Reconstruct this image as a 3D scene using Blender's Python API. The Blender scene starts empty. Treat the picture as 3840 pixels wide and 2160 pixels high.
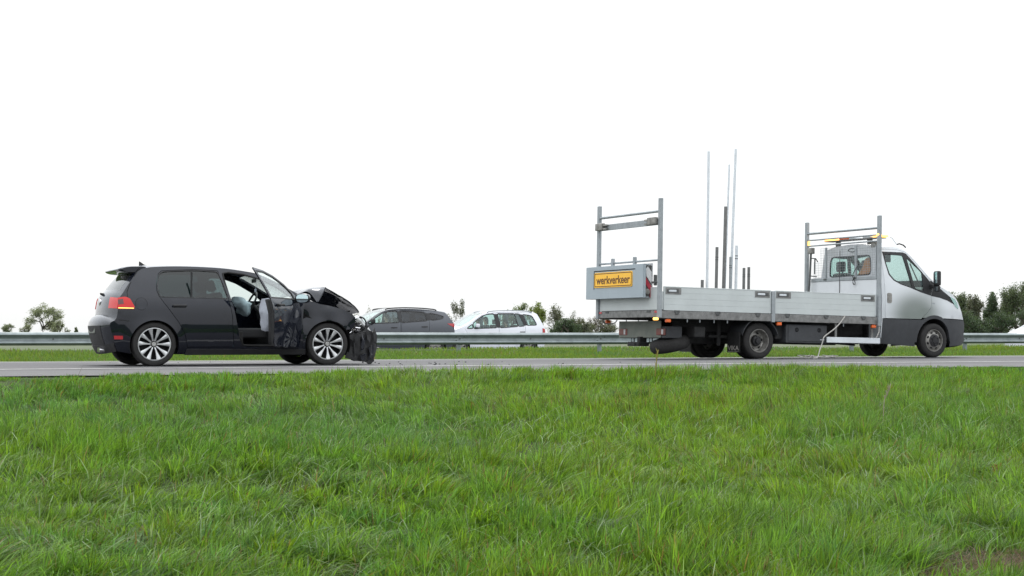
import bpy, bmesh, math, random
import numpy as np
from mathutils import Vector, Matrix, noise
from mathutils.geometry import delaunay_2d_cdt
PI = math.pi
R = math.radians
S = bpy.context.scene
COL = S.collection

# ------------------------------------------------------------------ camera
# world axes: X runs along the carriageway, Y away across it, Z up; the road is z = 0
cam_d = bpy.data.cameras.new('camera')
cam_d.sensor_width = 36.0
cam_d.lens = 36.0 * 6200 / 3840
cam_d.clip_start = 0.1
cam_d.clip_end = 9000
cam = bpy.data.objects.new('camera', cam_d)
COL.objects.link(cam)
cam.location = (0, 0, 0.44)
cam.rotation_euler = (R(90) + math.atan(180 / 6200), 0, -R(24))
S.camera = cam

# ------------------------------------------------------------------ daylight: bright overcast
SUN_EL, SUN_AZ = R(48), R(20)        # azimuth measured from +Y (beyond the road) towards +X
world = bpy.data.worlds.new('World')
S.world = world
world.use_nodes = True
wn = world.node_tree.nodes
wl = world.node_tree.links
wn.clear()
w_out = wn.new('ShaderNodeOutputWorld')
w_bg = wn.new('ShaderNodeBackground')
w_bg.inputs['Strength'].default_value = 0.1
w_sky = wn.new('ShaderNodeTexSky')
w_sky.sky_type = 'NISHITA'
w_sky.sun_disc = False
w_sky.sun_elevation = SUN_EL
w_sky.sun_rotation = SUN_AZ
w_sky.air_density = 1.0
w_sky.dust_density = 3.0
w_co = wn.new('ShaderNodeTexCoord')
w_sep = wn.new('ShaderNodeSeparateXYZ')
w_mr = wn.new('ShaderNodeMapRange')           # overcast sky: zenith brighter than the horizon
w_mr.inputs['From Min'].default_value = 0.0
w_mr.inputs['From Max'].default_value = 1.0
w_mr.inputs['To Min'].default_value = 4.55
w_mr.inputs['To Max'].default_value = 11.5
w_ns = wn.new('ShaderNodeTexNoise')
w_ns.inputs['Scale'].default_value = 2.2
w_ns.inputs['Detail'].default_value = 5
w_map = wn.new('ShaderNodeMapping')
w_map.inputs['Scale'].default_value = (1, 1, 3.5)
w_cr = wn.new('ShaderNodeMapRange')
w_cr.inputs['From Min'].default_value = 0.35
w_cr.inputs['From Max'].default_value = 0.65
w_cr.inputs['To Min'].default_value = 0.88
w_cr.inputs['To Max'].default_value = 1.0
w_comb = wn.new('ShaderNodeCombineColor')
w_mix = wn.new('ShaderNodeMix')
w_mix.data_type = 'RGBA'
wl.new(w_co.outputs['Generated'], w_sep.inputs[0])
wl.new(w_sep.outputs['Z'], w_mr.inputs['Value'])
wl.new(w_co.outputs['Generated'], w_map.inputs['Vector'])
wl.new(w_map.outputs[0], w_ns.inputs['Vector'])
wl.new(w_ns.outputs['Fac'], w_cr.inputs['Value'])
w_gb = wn.new('ShaderNodeMath'); w_gb.operation = 'MULTIPLY'; w_gb.inputs[1].default_value = 1.02
w_rb = wn.new('ShaderNodeMath'); w_rb.operation = 'MULTIPLY'; w_rb.inputs[1].default_value = 0.972
wl.new(w_mr.outputs[0], w_gb.inputs[0])
wl.new(w_mr.outputs[0], w_rb.inputs[0])
wl.new(w_rb.outputs[0], w_comb.inputs[0])
wl.new(w_mr.outputs[0], w_comb.inputs[1])
wl.new(w_gb.outputs[0], w_comb.inputs[2])
wl.new(w_cr.outputs[0], w_mix.inputs['Factor'])
wl.new(w_sky.outputs[0], w_mix.inputs['A'])
wl.new(w_comb.outputs[0], w_mix.inputs['B'])
wl.new(w_mix.outputs['Result'], w_bg.inputs['Color'])
wl.new(w_bg.outputs[0], w_out.inputs['Surface'])

sun_d = bpy.data.lights.new('sun', 'SUN')
sun_d.energy = 0.6
sun_d.angle = R(20)
sun_d.color = (1.0, 0.96, 0.9)
sun = bpy.data.objects.new('sun', sun_d)
COL.objects.link(sun)
sdir = Vector((math.sin(SUN_AZ) * math.cos(SUN_EL), math.cos(SUN_AZ) * math.cos(SUN_EL), math.sin(SUN_EL)))
sun.rotation_euler = sdir.to_track_quat('Z', 'Y').to_euler()

S.view_settings.view_transform = 'Standard'
S.view_settings.look = 'None'
S.view_settings.gamma = 1
S.view_settings.use_curve_mapping = False
S.view_settings.exposure = 1.15
S.render.engine = 'CYCLES'
try:
    S.cycles.transparent_max_bounces = 24
    S.cycles.max_bounces = 8
except Exception:
    pass

# ------------------------------------------------------------------ materials
def mat(name, col=(.5, .5, .5), rough=.5, metal=0., coat=0., spec=.5, emit=None, es=0., var=0., vscale=6., bump=0., bscale=60., col2=None, sheen=0.):
    m = bpy.data.materials.new(name)
    m.use_nodes = True
    n, l = m.node_tree.nodes, m.node_tree.links
    b = n['Principled BSDF']
    b.inputs['Base Color'].default_value = (*col, 1)
    b.inputs['Roughness'].default_value = rough
    b.inputs['Metallic'].default_value = metal
    b.inputs['Coat Weight'].default_value = coat
    b.inputs['Coat Roughness'].default_value = .04
    b.inputs['Specular IOR Level'].default_value = spec
    if emit:
        b.inputs['Emission Color'].default_value = (*emit, 1)
        b.inputs['Emission Strength'].default_value = es
    tc = n.new('ShaderNodeTexCoord')
    if var or col2:
        t = n.new('ShaderNodeTexNoise')
        t.inputs['Scale'].default_value = vscale
        t.inputs['Detail'].default_value = 6
        t.inputs['Roughness'].default_value = .65
        l.new(tc.outputs['Object'], t.inputs['Vector'])
        r = n.new('ShaderNodeMapRange')
        r.inputs['From Min'].default_value = .35
        r.inputs['From Max'].default_value = .65
        l.new(t.outputs['Fac'], r.inputs['Value'])
        mx = n.new('ShaderNodeMix')
        mx.data_type = 'RGBA'
        c2 = col2 if col2 else tuple(c * (1 - var) for c in col)
        mx.inputs['A'].default_value = (*col, 1)
        mx.inputs['B'].default_value = (*c2, 1)
        l.new(r.outputs[0], mx.inputs['Factor'])
        l.new(mx.outputs['Result'], b.inputs['Base Color'])
        rr = n.new('ShaderNodeMapRange')
        rr.inputs['To Min'].default_value = max(0.02, rough - .06)
        rr.inputs['To Max'].default_value = min(1, rough + .12)
        l.new(t.outputs['Fac'], rr.inputs['Value'])
        l.new(rr.outputs[0], b.inputs['Roughness'])
    if bump:
        t2 = n.new('ShaderNodeTexNoise')
        t2.inputs['Scale'].default_value = bscale
        t2.inputs['Detail'].default_value = 4
        l.new(tc.outputs['Object'], t2.inputs['Vector'])
        bp = n.new('ShaderNodeBump')
        bp.inputs['Strength'].default_value = bump
        bp.inputs['Distance'].default_value = .02
        l.new(t2.outputs['Fac'], bp.inputs['Height'])
        l.new(bp.outputs[0], b.inputs['Normal'])
    return m

def glass(name, tint=(.75, .85, .83), refl=.9):
    m = bpy.data.materials.new(name)
    m.use_nodes = True
    n, l = m.node_tree.nodes, m.node_tree.links
    n.clear()
    o = n.new('ShaderNodeOutputMaterial')
    tr = n.new('ShaderNodeBsdfTransparent'); tr.inputs[0].default_value = (*tint, 1)
    gl = n.new('ShaderNodeBsdfGlossy'); gl.inputs['Roughness'].default_value = .02
    gl.inputs[0].default_value = (refl, refl, refl, 1)
    lw = n.new('ShaderNodeLayerWeight')                       # Schlick reflectance, the same from both sides of the pane
    pw = n.new('ShaderNodeMath'); pw.operation = 'POWER'; pw.inputs[1].default_value = 4.0
    fr = n.new('ShaderNodeMath'); fr.operation = 'MULTIPLY_ADD'; fr.inputs[1].default_value = .9; fr.inputs[2].default_value = .045
    l.new(lw.outputs['Facing'], pw.inputs[0]); l.new(pw.outputs[0], fr.inputs[0])
    mx = n.new('ShaderNodeMixShader')
    l.new(fr.outputs[0], mx.inputs[0]); l.new(tr.outputs[0], mx.inputs[1]); l.new(gl.outputs[0], mx.inputs[2])
    l.new(mx.outputs[0], o.inputs[0])
    return m

M = {}
M['black_paint'] = mat('black_paint', (.0050, .0062, .0120), .42, .3, 1.0, .08, var=.15, vscale=3)
M['black_paint'].node_tree.nodes['Principled BSDF'].inputs['Coat Tint'].default_value = (.80, .88, 1.0, 1)
M['black_trim'] = mat('black_trim', (.018, .018, .02), .6, var=.3, bump=.2)
M['rubber'] = mat('rubber', (.022, .021, .021), .82, var=.3, vscale=20, bump=.3, bscale=90)
M['dark_hole'] = mat('dark_hole', (.008, .008, .009), .9)
M['engine'] = mat('engine', (.03, .03, .033), .55, .3, var=.6, vscale=30, bump=.6, bscale=40)
M['polished'] = mat('polished', (.60, .61, .62), .3, .75, var=.15, vscale=18)
M['rim_black'] = mat('rim_black', (.010, .010, .011), .7, 0, 0, .2)
M['steel_rim'] = mat('steel_rim', (.36, .35, .33), .45, .6, var=.5, vscale=12)
M['glass'] = glass('clear_glass', (.89, .945, .935))
M['tint_glass'] = glass('tinted_glass', (.26, .33, .335))
M['bg_glass'] = glass('greenish_glass', (.80, .90, .88))
M['bg_tint'] = glass('dark_glass', (.30, .33, .36))
M['tail_red'] = mat('tail_red', (.36, .005, .005), .25, 0, .15, emit=(1, .02, .012), es=.10)
M['dull_lens'] = mat('dull_lens', (.22, .045, .035), .4, col2=(.16, .07, .06), vscale=5)
M['red_lens'] = mat('red_lens', (.4, .015, .02), .2, 0, .6)
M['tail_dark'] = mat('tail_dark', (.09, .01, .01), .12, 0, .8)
M['amber_lit'] = mat('amber_lit', (.9, .4, .05), .3, emit=(1, .5, .12), es=1.6)
M['amber'] = mat('amber_lens', (.75, .13, .015), .3, 0, .5)
M['chrome'] = mat('chrome', (.7, .7, .72), .12, 1.)
M['mirror'] = mat('mirror_glass', (.62, .72, .76), .03, 1.)
M['white_paint'] = mat('white_paint', (.66, .69, .72), .3, 0, .8, var=.08, vscale=2)
M['white_car'] = mat('white_car_paint', (.74, .76, .82), .3, 0, .9, var=.05, vscale=2)
M['grey_car'] = mat('grey_car_paint', (.048, .055, .070), .35, .3, .9, var=.08, vscale=2)
M['alu'] = mat('aluminium_board', (.56, .60, .60), .55, .1, var=.10, vscale=2)
M['alu_dirty'] = mat('dirty_aluminium', (.27, .27, .265), .6, .3, var=.45, vscale=9, bump=.15)
M['galv'] = mat('galvanised_steel', (.36, .39, .41), .5, .45, var=.2, vscale=7)
M['post_dark'] = mat('dull_steel', (.20, .20, .198), .55, .3, var=.3, vscale=7)
M['galv_dark'] = mat('weathered_steel', (.12, .125, .125), .55, .4, var=.35, vscale=7)
M['galv_pale'] = mat('bright_steel', (.72, .76, .80), .45, .3, var=.15, vscale=4)
M['rail_steel'] = mat('guard_rail_steel', (.27, .31, .32), .5, .35, var=.28, vscale=3.5, bump=.05, bscale=10)
M['sign_grey'] = mat('sign_box_grey', (.36, .42, .46), .55, 0, .1, var=.08, vscale=3)
M['yellow'] = mat('sign_yellow', (1.0, .54, .03), .45, 0, .2, var=.06, vscale=5)
M['sign_brown'] = mat('sign_lettering', (.14, .06, .02), .6)
M['red_stripe'] = mat('red_stripe', (.33, .02, .04), .4)
M['white_stripe'] = mat('white_stripe', (.55, .56, .57), .5)
M['clad_grey'] = mat('grey_cladding', (.045, .048, .054), .6, var=.2, vscale=6, bump=.15)
M['chassis'] = mat('chassis_black', (.022, .022, .023), .75, var=.5, vscale=8, bump=.3, bscale=30)
M['plate_blur'] = mat('smudged_plate', (.20, .21, .18), .6, col2=(.13, .15, .13), vscale=2.5)
M['airbag'] = mat('airbag_cloth', (.48, .58, .64), .9, var=.3, vscale=9, bump=.6, bscale=14)
M['airbag_white'] = mat('white_airbag_cloth', (.46, .48, .55), .9, var=.25, vscale=7, bump=.7, bscale=16)
M['seat'] = mat('seat_cloth', (.03, .03, .032), .9, bump=.3)
M['orange'] = mat('orange_cloth', (1.0, .27, .08), .8, var=.25, vscale=9, bump=.5, bscale=14)
M['skin'] = mat('skin', (.42, .25, .18), .6)
M['hair'] = mat('hair', (.03, .02, .015), .7)
M['shirt_dark'] = mat('dark_shirt', (.03, .035, .04), .9)
M['shirt_grey'] = mat('grey_shirt', (.22, .23, .24), .9)
M['rope'] = mat('rope', (.55, .53, .5), .9, var=.3, vscale=40)
M['text_grey'] = mat('faded_lettering', (.33, .31, .29), .7)
M['bark'] = mat('bark', (.10, .085, .07), .9, var=.4, vscale=5)

# ------------------------------------------------------------------ mesh helpers
def thing(name, label, cat, loc=(0, 0, 0), rz=0., group=None):
    o = bpy.data.objects.new(name, None)
    COL.objects.link(o)
    o.empty_display_size = .3
    o.location = loc
    o.rotation_euler = (0, 0, rz)
    o['label'] = label
    o['category'] = cat
    if group:
        o['group'] = group
    return o

def tag(o, label, cat, group=None):
    o['label'] = label
    o['category'] = cat
    if group:
        o['group'] = group
    return o

def empty(name, parent, loc=(0, 0, 0)):
    o = bpy.data.objects.new(name, None)
    COL.objects.link(o)
    o.parent = parent
    o.location = loc
    o.empty_display_size = .1
    return o

def link(name, me, m=None, parent=None, sharp=35, loc=None):
    if m is not None:
        me.materials.append(m)
    if sharp is None:
        pass
    else:
        me.shade_smooth()
        me.set_sharp_from_angle(angle=R(sharp))
    o = bpy.data.objects.new(name, me)
    COL.objects.link(o)
    if parent is not None:
        o.parent = parent
    if loc is not None:
        o.location = loc
    return o

def mesh(name, vs, fs, m, parent=None, sharp=35, loc=None, solid=0.):
    me = bpy.data.meshes.new(name)
    me.from_pydata([tuple(v) for v in vs], [], fs)
    me.update()
    o = link(name, me, m, parent, sharp, loc)
    if solid:
        cnt = {}
        for p in me.polygons:
            for k in p.edge_keys:
                cnt[k] = cnt.get(k, 0) + 1
        for e in me.edges:                                   # the rim of a skin is a crisp edge
            if cnt.get(tuple(sorted(e.vertices)), 0) == 1:
                e.use_edge_sharp = True
        md = o.modifiers.new('thickness', 'SOLIDIFY')
        md.thickness = solid
        md.offset = -1
        md.use_even_offset = False
    return o

class B:
    """collects boxes, tubes and the like; build() links them as one mesh object"""
    def __init__(s):
        s.v = []; s.f = []
    def add(s, vs, fs):
        k = len(s.v)
        s.v += [tuple(v) for v in vs]
        s.f += [tuple(i + k for i in f) for f in fs]
        return s
    def box(s, x0, x1, y0, y1, z0, z1, c=0.):
        if c <= 0:
            vs = [(x, y, z) for z in (z0, z1) for y in (y0, y1) for x in (x0, x1)]
            return s.add(vs, [(0, 2, 3, 1), (4, 5, 7, 6), (0, 1, 5, 4), (2, 6, 7, 3), (0, 4, 6, 2), (1, 3, 7, 5)])
        bm = bmesh.new()
        bmesh.ops.create_cube(bm, size=1)
        for v in bm.verts:
            v.co = Vector(((x0 + x1) / 2 + v.co.x * (x1 - x0), (y0 + y1) / 2 + v.co.y * (y1 - y0), (z0 + z1) / 2 + v.co.z * (z1 - z0)))
        bmesh.ops.bevel(bm, geom=bm.edges[:], offset=c, segments=1 if c < .02 else 3, affect='EDGES', profile=.6)
        bm.verts.ensure_lookup_table()
        vs = [v.co.copy() for v in bm.verts]
        fs = [tuple(v.index for v in f.verts) for f in bm.faces]
        bm.free()
        return s.add(vs, fs)
    def tube(s, pts, r, n=8, cap=True):
        pts = [Vector(p) for p in pts]
        k = len(s.v)
        rs = r if isinstance(r, (list, tuple)) else [r] * len(pts)
        for i, p in enumerate(pts):
            t = (pts[min(i + 1, len(pts) - 1)] - pts[max(i - 1, 0)]).normalized()
            a = t.cross(Vector((0, 0, 1)))
            if a.length < .1:
                a = t.cross(Vector((0, 1, 0)))
            a.normalize()
            b = t.cross(a)
            for j in range(n):
                q = 2 * PI * j / n
                s.v.append(tuple(p + (a * math.cos(q) + b * math.sin(q)) * rs[i]))
        for i in range(len(pts) - 1):
            for j in range(n):
                s.f.append((k + i * n + j, k + i * n + (j + 1) % n, k + (i + 1) * n + (j + 1) % n, k + (i + 1) * n + j))
        if cap:
            s.f.append(tuple(k + j for j in range(n))[::-1])
            s.f.append(tuple(k + (len(pts) - 1) * n + j for j in range(n)))
        return s
    def lathe(s, prof, n=48, c=(0, 0, 0), close=False):
        """profile [(radius, y)] turned about the Y axis"""
        k = len(s.v); m_ = len(prof)
        for i in range(n):
            a = 2 * PI * i / n
            for (r, y) in prof:
                s.v.append((c[0] + r * math.cos(a), c[1] + y, c[2] + r * math.sin(a)))
        for i in range(n):
            for j in range(m_ - 1 + (1 if close else 0)):
                j2 = (j + 1) % m_
                s.f.append((k + i * m_ + j, k + i * m_ + j2, k + ((i + 1) % n) * m_ + j2, k + ((i + 1) % n) * m_ + j))
        return s
    def prism(s, poly, y0, y1):
        """polygon in (x, z) pushed from y0 to y1"""
        n = len(poly)
        vs = [(x, y0, z) for x, z in poly] + [(x, y1, z) for x, z in poly]
        fs = [tuple(range(n)), tuple(range(2 * n - 1, n - 1, -1))]
        fs += [(i, n + i, n + (i + 1) % n, (i + 1) % n) for i in range(n)]
        return s.add(vs, fs)
    def xf(s, mtx):
        s.v = [tuple(mtx @ Vector(v)) for v in s.v]
        return s
    def build(s, name, m, parent=None, sharp=35, loc=None, fix=True):
        me = bpy.data.meshes.new(name)
        me.from_pydata(s.v, [], s.f)
        if fix:
            bm = bmesh.new(); bm.from_mesh(me)
            bmesh.ops.recalc_face_normals(bm, faces=bm.faces[:])
            bm.to_mesh(me); bm.free()
        me.update()
        return link(name, me, m, parent, sharp, loc)

def text(s, size, m, parent, mtx, name='lettering', ext=.002, width=None):
    cu = bpy.data.curves.new(name, 'FONT')
    cu.body = s
    cu.size = size
    cu.extrude = ext
    cu.align_x = 'CENTER'
    cu.align_y = 'CENTER'
    cu.offset = size * .022
    o = bpy.data.objects.new('t', cu)
    me = bpy.data.meshes.new_from_object(o)
    bpy.data.objects.remove(o)
    xs = [v.co.x for v in me.vertices]
    ys = [v.co.y for v in me.vertices]
    k = 1.
    if width:
        k = width / (max(xs) - min(xs))
    cx, cy = (max(xs) + min(xs)) / 2, (max(ys) + min(ys)) / 2
    for v in me.vertices:
        v.co = mtx @ Vector(((v.co.x - cx) * k, v.co.y - cy, v.co.z))
    return link(name, me, m, parent, None)

def catmull(pts, k=5, closed=False):
    n = len(pts); out = []
    P = [tuple(p) for p in pts]
    rng = n if closed else n - 1
    for i in range(rng):
        p0 = P[(i - 1) % n] if closed else P[max(i - 1, 0)]
        p1 = P[i]; p2 = P[(i + 1) % n]
        p3 = P[(i + 2) % n] if closed else P[min(i + 2, n - 1)]
        for j in range(k):
            t = j / k
            out.append(tuple(.5 * (2 * b + (c - a) * t + (2 * a - 5 * b + 4 * c - d) * t * t + (3 * b - a - 3 * c + d) * t ** 3) for a, b, c, d in zip(p0, p1, p2, p3)))
    if not closed:
        out.append(P[-1])
    return out

def rnd(pts, r, seg=4):
    """round every corner of a closed polygon"""
    out = []
    n = len(pts)
    for i in range(n):
        p = Vector(pts[i]); a = Vector(pts[i - 1]); b = Vector(pts[(i + 1) % n])
        da, db = a - p, b - p
        d = min(r, da.length * .45, db.length * .45)
        A = p + da.normalized() * d; Bp = p + db.normalized() * d
        for j in range(seg + 1):
            t = j / seg
            q = A * (1 - t) ** 2 + p * 2 * t * (1 - t) + Bp * t * t
            out.append((q.x, q.y))
    return out

def area(p):
    return sum(p[i][0] * p[(i + 1) % len(p)][1] - p[(i + 1) % len(p)][0] * p[i][1] for i in range(len(p))) / 2

def inset(p, d):
    if area(p) < 0:
        p = p[::-1]
    out = []
    n = len(p)
    for i in range(n):
        a, b, c = Vector(p[i - 1]), Vector(p[i]), Vector(p[(i + 1) % n])
        e1 = (b - a); e2 = (c - b)
        if e1.length < 1e-6 or e2.length < 1e-6:
            continue
        n1 = Vector((-e1.y, e1.x)).normalized(); n2 = Vector((-e2.y, e2.x)).normalized()
        m_ = (n1 + n2)
        if m_.length < .2:
            m_ = n1
        else:
            m_ = m_ / max(.35, (m_.length_squared / 2))
        q = b + m_ * d
        out.append((q.x, q.y))
    return out

def inside(p, poly):
    x, y = p; c = False; n = len(poly); j = n - 1
    for i in range(n):
        xi, yi = poly[i]; xj, yj = poly[j]
        if (yi > y) != (yj > y) and x < (xj - xi) * (y - yi) / (yj - yi) + xi:
            c = not c
        j = i
    return c

def cdt(outer, holes=(), step=.08):
    pts = []; edges = []
    for loop in [outer] + list(holes):
        k = len(pts)
        lp = []
        for i in range(len(loop)):                      # split long edges
            a, b = Vector(loop[i][:2]), Vector(loop[(i + 1) % len(loop)][:2])
            m_ = max(1, int((b - a).length / (step * 1.3)))
            for j in range(m_):
                lp.append(a + (b - a) * j / m_)
        pts += lp
        edges += [(k + i, k + (i + 1) % len(lp)) for i in range(len(lp))]
    bd = np.array([(p.x, p.y) for p in pts])
    xs = [p[0] for p in outer]; ys = [p[1] for p in outer]
    nx = int((max(xs) - min(xs)) / step) + 1; ny = int((max(ys) - min(ys)) / step) + 1
    for i in range(nx + 1):
        for j in range(ny + 1):
            q = (min(xs) + (i + .5 * (j % 2)) * step, min(ys) + (j + .37) * step)
            if inside(q, outer) and not any(inside(q, h) for h in holes):
                if np.min(np.sum((bd - q) ** 2, axis=1)) > (step * .45) ** 2:
                    pts.append(Vector(q))
    v, e, f, *_ = delaunay_2d_cdt(pts, edges, [], 0, 1e-5)
    fs = []
    for t in f:
        c = sum((v[i] for i in t), Vector((0, 0))) / len(t)
        if inside(c, outer) and not any(inside(c, h) for h in holes):
            a, b, d = v[t[0]], v[t[1]], v[t[2]]
            if (b - a).cross(d - a) < 0:
                t = list(t)[::-1]
            fs.append(tuple(t))
    return [(p.x, p.y) for p in v], fs

def panel(name, outer, W, side, m, parent=None, holes=(), step=.09, solid=.02, proud=0., xf=None, sharp=35, fn=None):
    """a skin cut to an outline given in side view; W(x, z) is the half width of the body there"""
    v, f = cdt(outer, holes, step)
    vs = []
    for x, z in v:
        p = Vector((x, side * (W(x, z) + proud), z))
        if fn:
            p = fn(p)
        if xf:
            p = xf @ p
        vs.append(p)
    if side > 0:
        f = [t[::-1] for t in f]
    return mesh(name, vs, f, m, parent, sharp, solid=solid)

def strip(name, curve, i0, i1, W, m, parent=None, t0=-1., t1=1., nt=14, solid=.015, proud=0., p=2.4, xf=None, sharp=40, fn=None):
    """a skin across the body between the two side edges; curve = [(x, z, bulge)] from rear bottom over the roof to the front"""
    vs = []; fs = []
    pts = list(range(i0, i1 + 1))
    for i in pts:
        x, z, b = curve[i]
        a = curve[max(i - 1, 0)]; c = curve[min(i + 1, len(curve) - 1)]
        tx, tz = c[0] - a[0], c[1] - a[1]
        L = math.hypot(tx, tz) or 1
        nx, nz = -tz / L, tx / L
        w = W(x, z)
        for j in range(nt + 1):
            t = t0 + (t1 - t0) * j / nt
            q = b * (1 - abs(t) ** p) + proud
            v = Vector((x + nx * q, w * t, z + nz * q))
            if fn:
                v = fn(v)
            if xf:
                v = xf @ v
            vs.append(v)
    for i in range(len(pts) - 1):
        for j in range(nt):
            k = i * (nt + 1) + j
            fs.append((k, k + nt + 1, k + nt + 2, k + 1))
    return mesh(name, vs, fs, m, parent, sharp, solid=solid)

def lerp_tab(tab):
    xs = [a for a, b in tab]; ys = [b for a, b in tab]
    def f(z):
        if z <= xs[0]: return ys[0]
        for i in range(len(xs) - 1):
            if z <= xs[i + 1]:
                t = (z - xs[i]) / (xs[i + 1] - xs[i])
                # smooth through the table
                m0 = (ys[i + 1] - ys[i - 1]) / (xs[i + 1] - xs[i - 1]) if i > 0 else (ys[1] - ys[0]) / (xs[1] - xs[0])
                m1 = (ys[i + 2] - ys[i]) / (xs[i + 2] - xs[i]) if i < len(xs) - 2 else (ys[-1] - ys[-2]) / (xs[-1] - xs[-2])
                h = xs[i + 1] - xs[i]
                return (2 * t ** 3 - 3 * t * t + 1) * ys[i] + (t ** 3 - 2 * t * t + t) * h * m0 + (3 * t * t - 2 * t ** 3) * ys[i + 1] + (t ** 3 - t * t) * h * m1
        return ys[-1]
    return f

def arc(cx, cz, r, a0, a1, n=14):
    return [(cx + r * math.cos(R(a0 + (a1 - a0) * i / n)), cz + r * math.sin(R(a0 + (a1 - a0) * i / n))) for i in range(n + 1)]

def crumple(seed, amp=.02, sc=5.):
    def fn(p):
        q = noise.noise_vector(Vector((p.x * sc + seed, p.y * sc, p.z * sc)))
        q2 = noise.noise_vector(Vector((p.x * sc * 2.7 + seed * 3, p.y * sc * 2.7, p.z * sc * 2.7)))
        return p + q * amp + q2 * amp * .5
    return fn

def sheet(name, grid, m, parent=None, solid=.006, fn=None, sub=6, sharp=30):
    """a surface through a rows x cols grid of 3D points"""
    rows = [catmull(r, sub) for r in grid]
    cols = [catmull(c, sub) for c in zip(*rows)]
    n, k = len(cols), len(cols[0])
    vs = [Vector(p) for c in cols for p in c]
    if fn:
        vs = [fn(v) for v in vs]
    fs = [(i * k + j, (i + 1) * k + j, (i + 1) * k + j + 1, i * k + j + 1) for i in range(n - 1) for j in range(k - 1)]
    return mesh(name, vs, fs, m, parent, sharp, solid=solid)

def dup(root, loc, rz, label, cat=None, group=None):
    def cp(o, par):
        c = o.copy()
        COL.objects.link(c)
        c.parent = par
        for ch in list(o.children):
            cp(ch, c)
        return c
    r = cp(root, None)
    r.location = loc
    r.rotation_euler = (0, 0, rz)
    r['label'] = label
    if group: r['group'] = group
    return r

# ------------------------------------------------------------------ ground, roads
def struct(o, kind='structure'):
    o['kind'] = kind
    return o

def profile_sheet(name, prof, us, m, jitter=0., kind='structure'):
    vs = []; fs = []
    n = len(prof)
    for u in us:
        for (v, z) in prof:
            dz = jitter * noise.noise(Vector((u * .35, v * .35, 0))) if jitter else 0
            vs.append((u, v, z + dz))
    for i in range(len(us) - 1):
        for j in range(n - 1):
            fs.append((i * n + j, (i + 1) * n + j, (i + 1) * n + j + 1, i * n + j + 1))
    return struct(mesh(name, vs, fs, m, None, 60), kind)

def ground_mat(name, c1, c2, c3, s1=.6, s2=9.):
    m = bpy.data.materials.new(name)
    m.use_nodes = True
    n, l = m.node_tree.nodes, m.node_tree.links
    b = n['Principled BSDF']; b.inputs['Roughness'].default_value = .95
    b.inputs['Specular IOR Level'].default_value = .2
    tc = n.new('ShaderNodeTexCoord')
    a = n.new('ShaderNodeTexNoise'); a.inputs['Scale'].default_value = s1; a.inputs['Detail'].default_value = 6
    c = n.new('ShaderNodeTexNoise'); c.inputs['Scale'].default_value = s2; c.inputs['Detail'].default_value = 6
    l.new(tc.outputs['Object'], a.inputs['Vector']); l.new(tc.outputs['Object'], c.inputs['Vector'])
    m1 = n.new('ShaderNodeMix'); m1.data_type = 'RGBA'
    m1.inputs['A'].default_value = (*c1, 1); m1.inputs['B'].default_value = (*c2, 1)
    m2 = n.new('ShaderNodeMix'); m2.data_type = 'RGBA'; m2.inputs['B'].default_value = (*c3, 1)
    r = n.new('ShaderNodeMapRange'); r.inputs['From Min'].default_value = .35; r.inputs['From Max'].default_value = .65
    r2 = n.new('ShaderNodeMapRange'); r2.inputs['From Min'].default_value = .45; r2.inputs['From Max'].default_value = .7
    l.new(a.outputs['Fac'], r.inputs[0]); l.new(r.outputs[0], m1.inputs['Factor'])
    l.new(c.outputs['Fac'], r2.inputs[0]); l.new(r2.outputs[0], m2.inputs['Factor'])
    l.new(m1.outputs['Result'], m2.inputs['A']); l.new(m2.outputs['Result'], b.inputs['Base Color'])
    bp = n.new('ShaderNodeBump'); bp.inputs['Strength'].default_value = .4; bp.inputs['Distance'].default_value = .03
    l.new(c.outputs['Fac'], bp.inputs['Height']); l.new(bp.outputs[0], b.inputs['Normal'])
    return m

M['soil'] = ground_mat('soil_and_thatch', (.022, .048, .006), (.03, .052, .008), (.035, .04, .012))
M['far_field'] = ground_mat('far_field', (.10, .13, .07), (.125, .13, .09), (.08, .10, .05), .02, .2)

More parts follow.
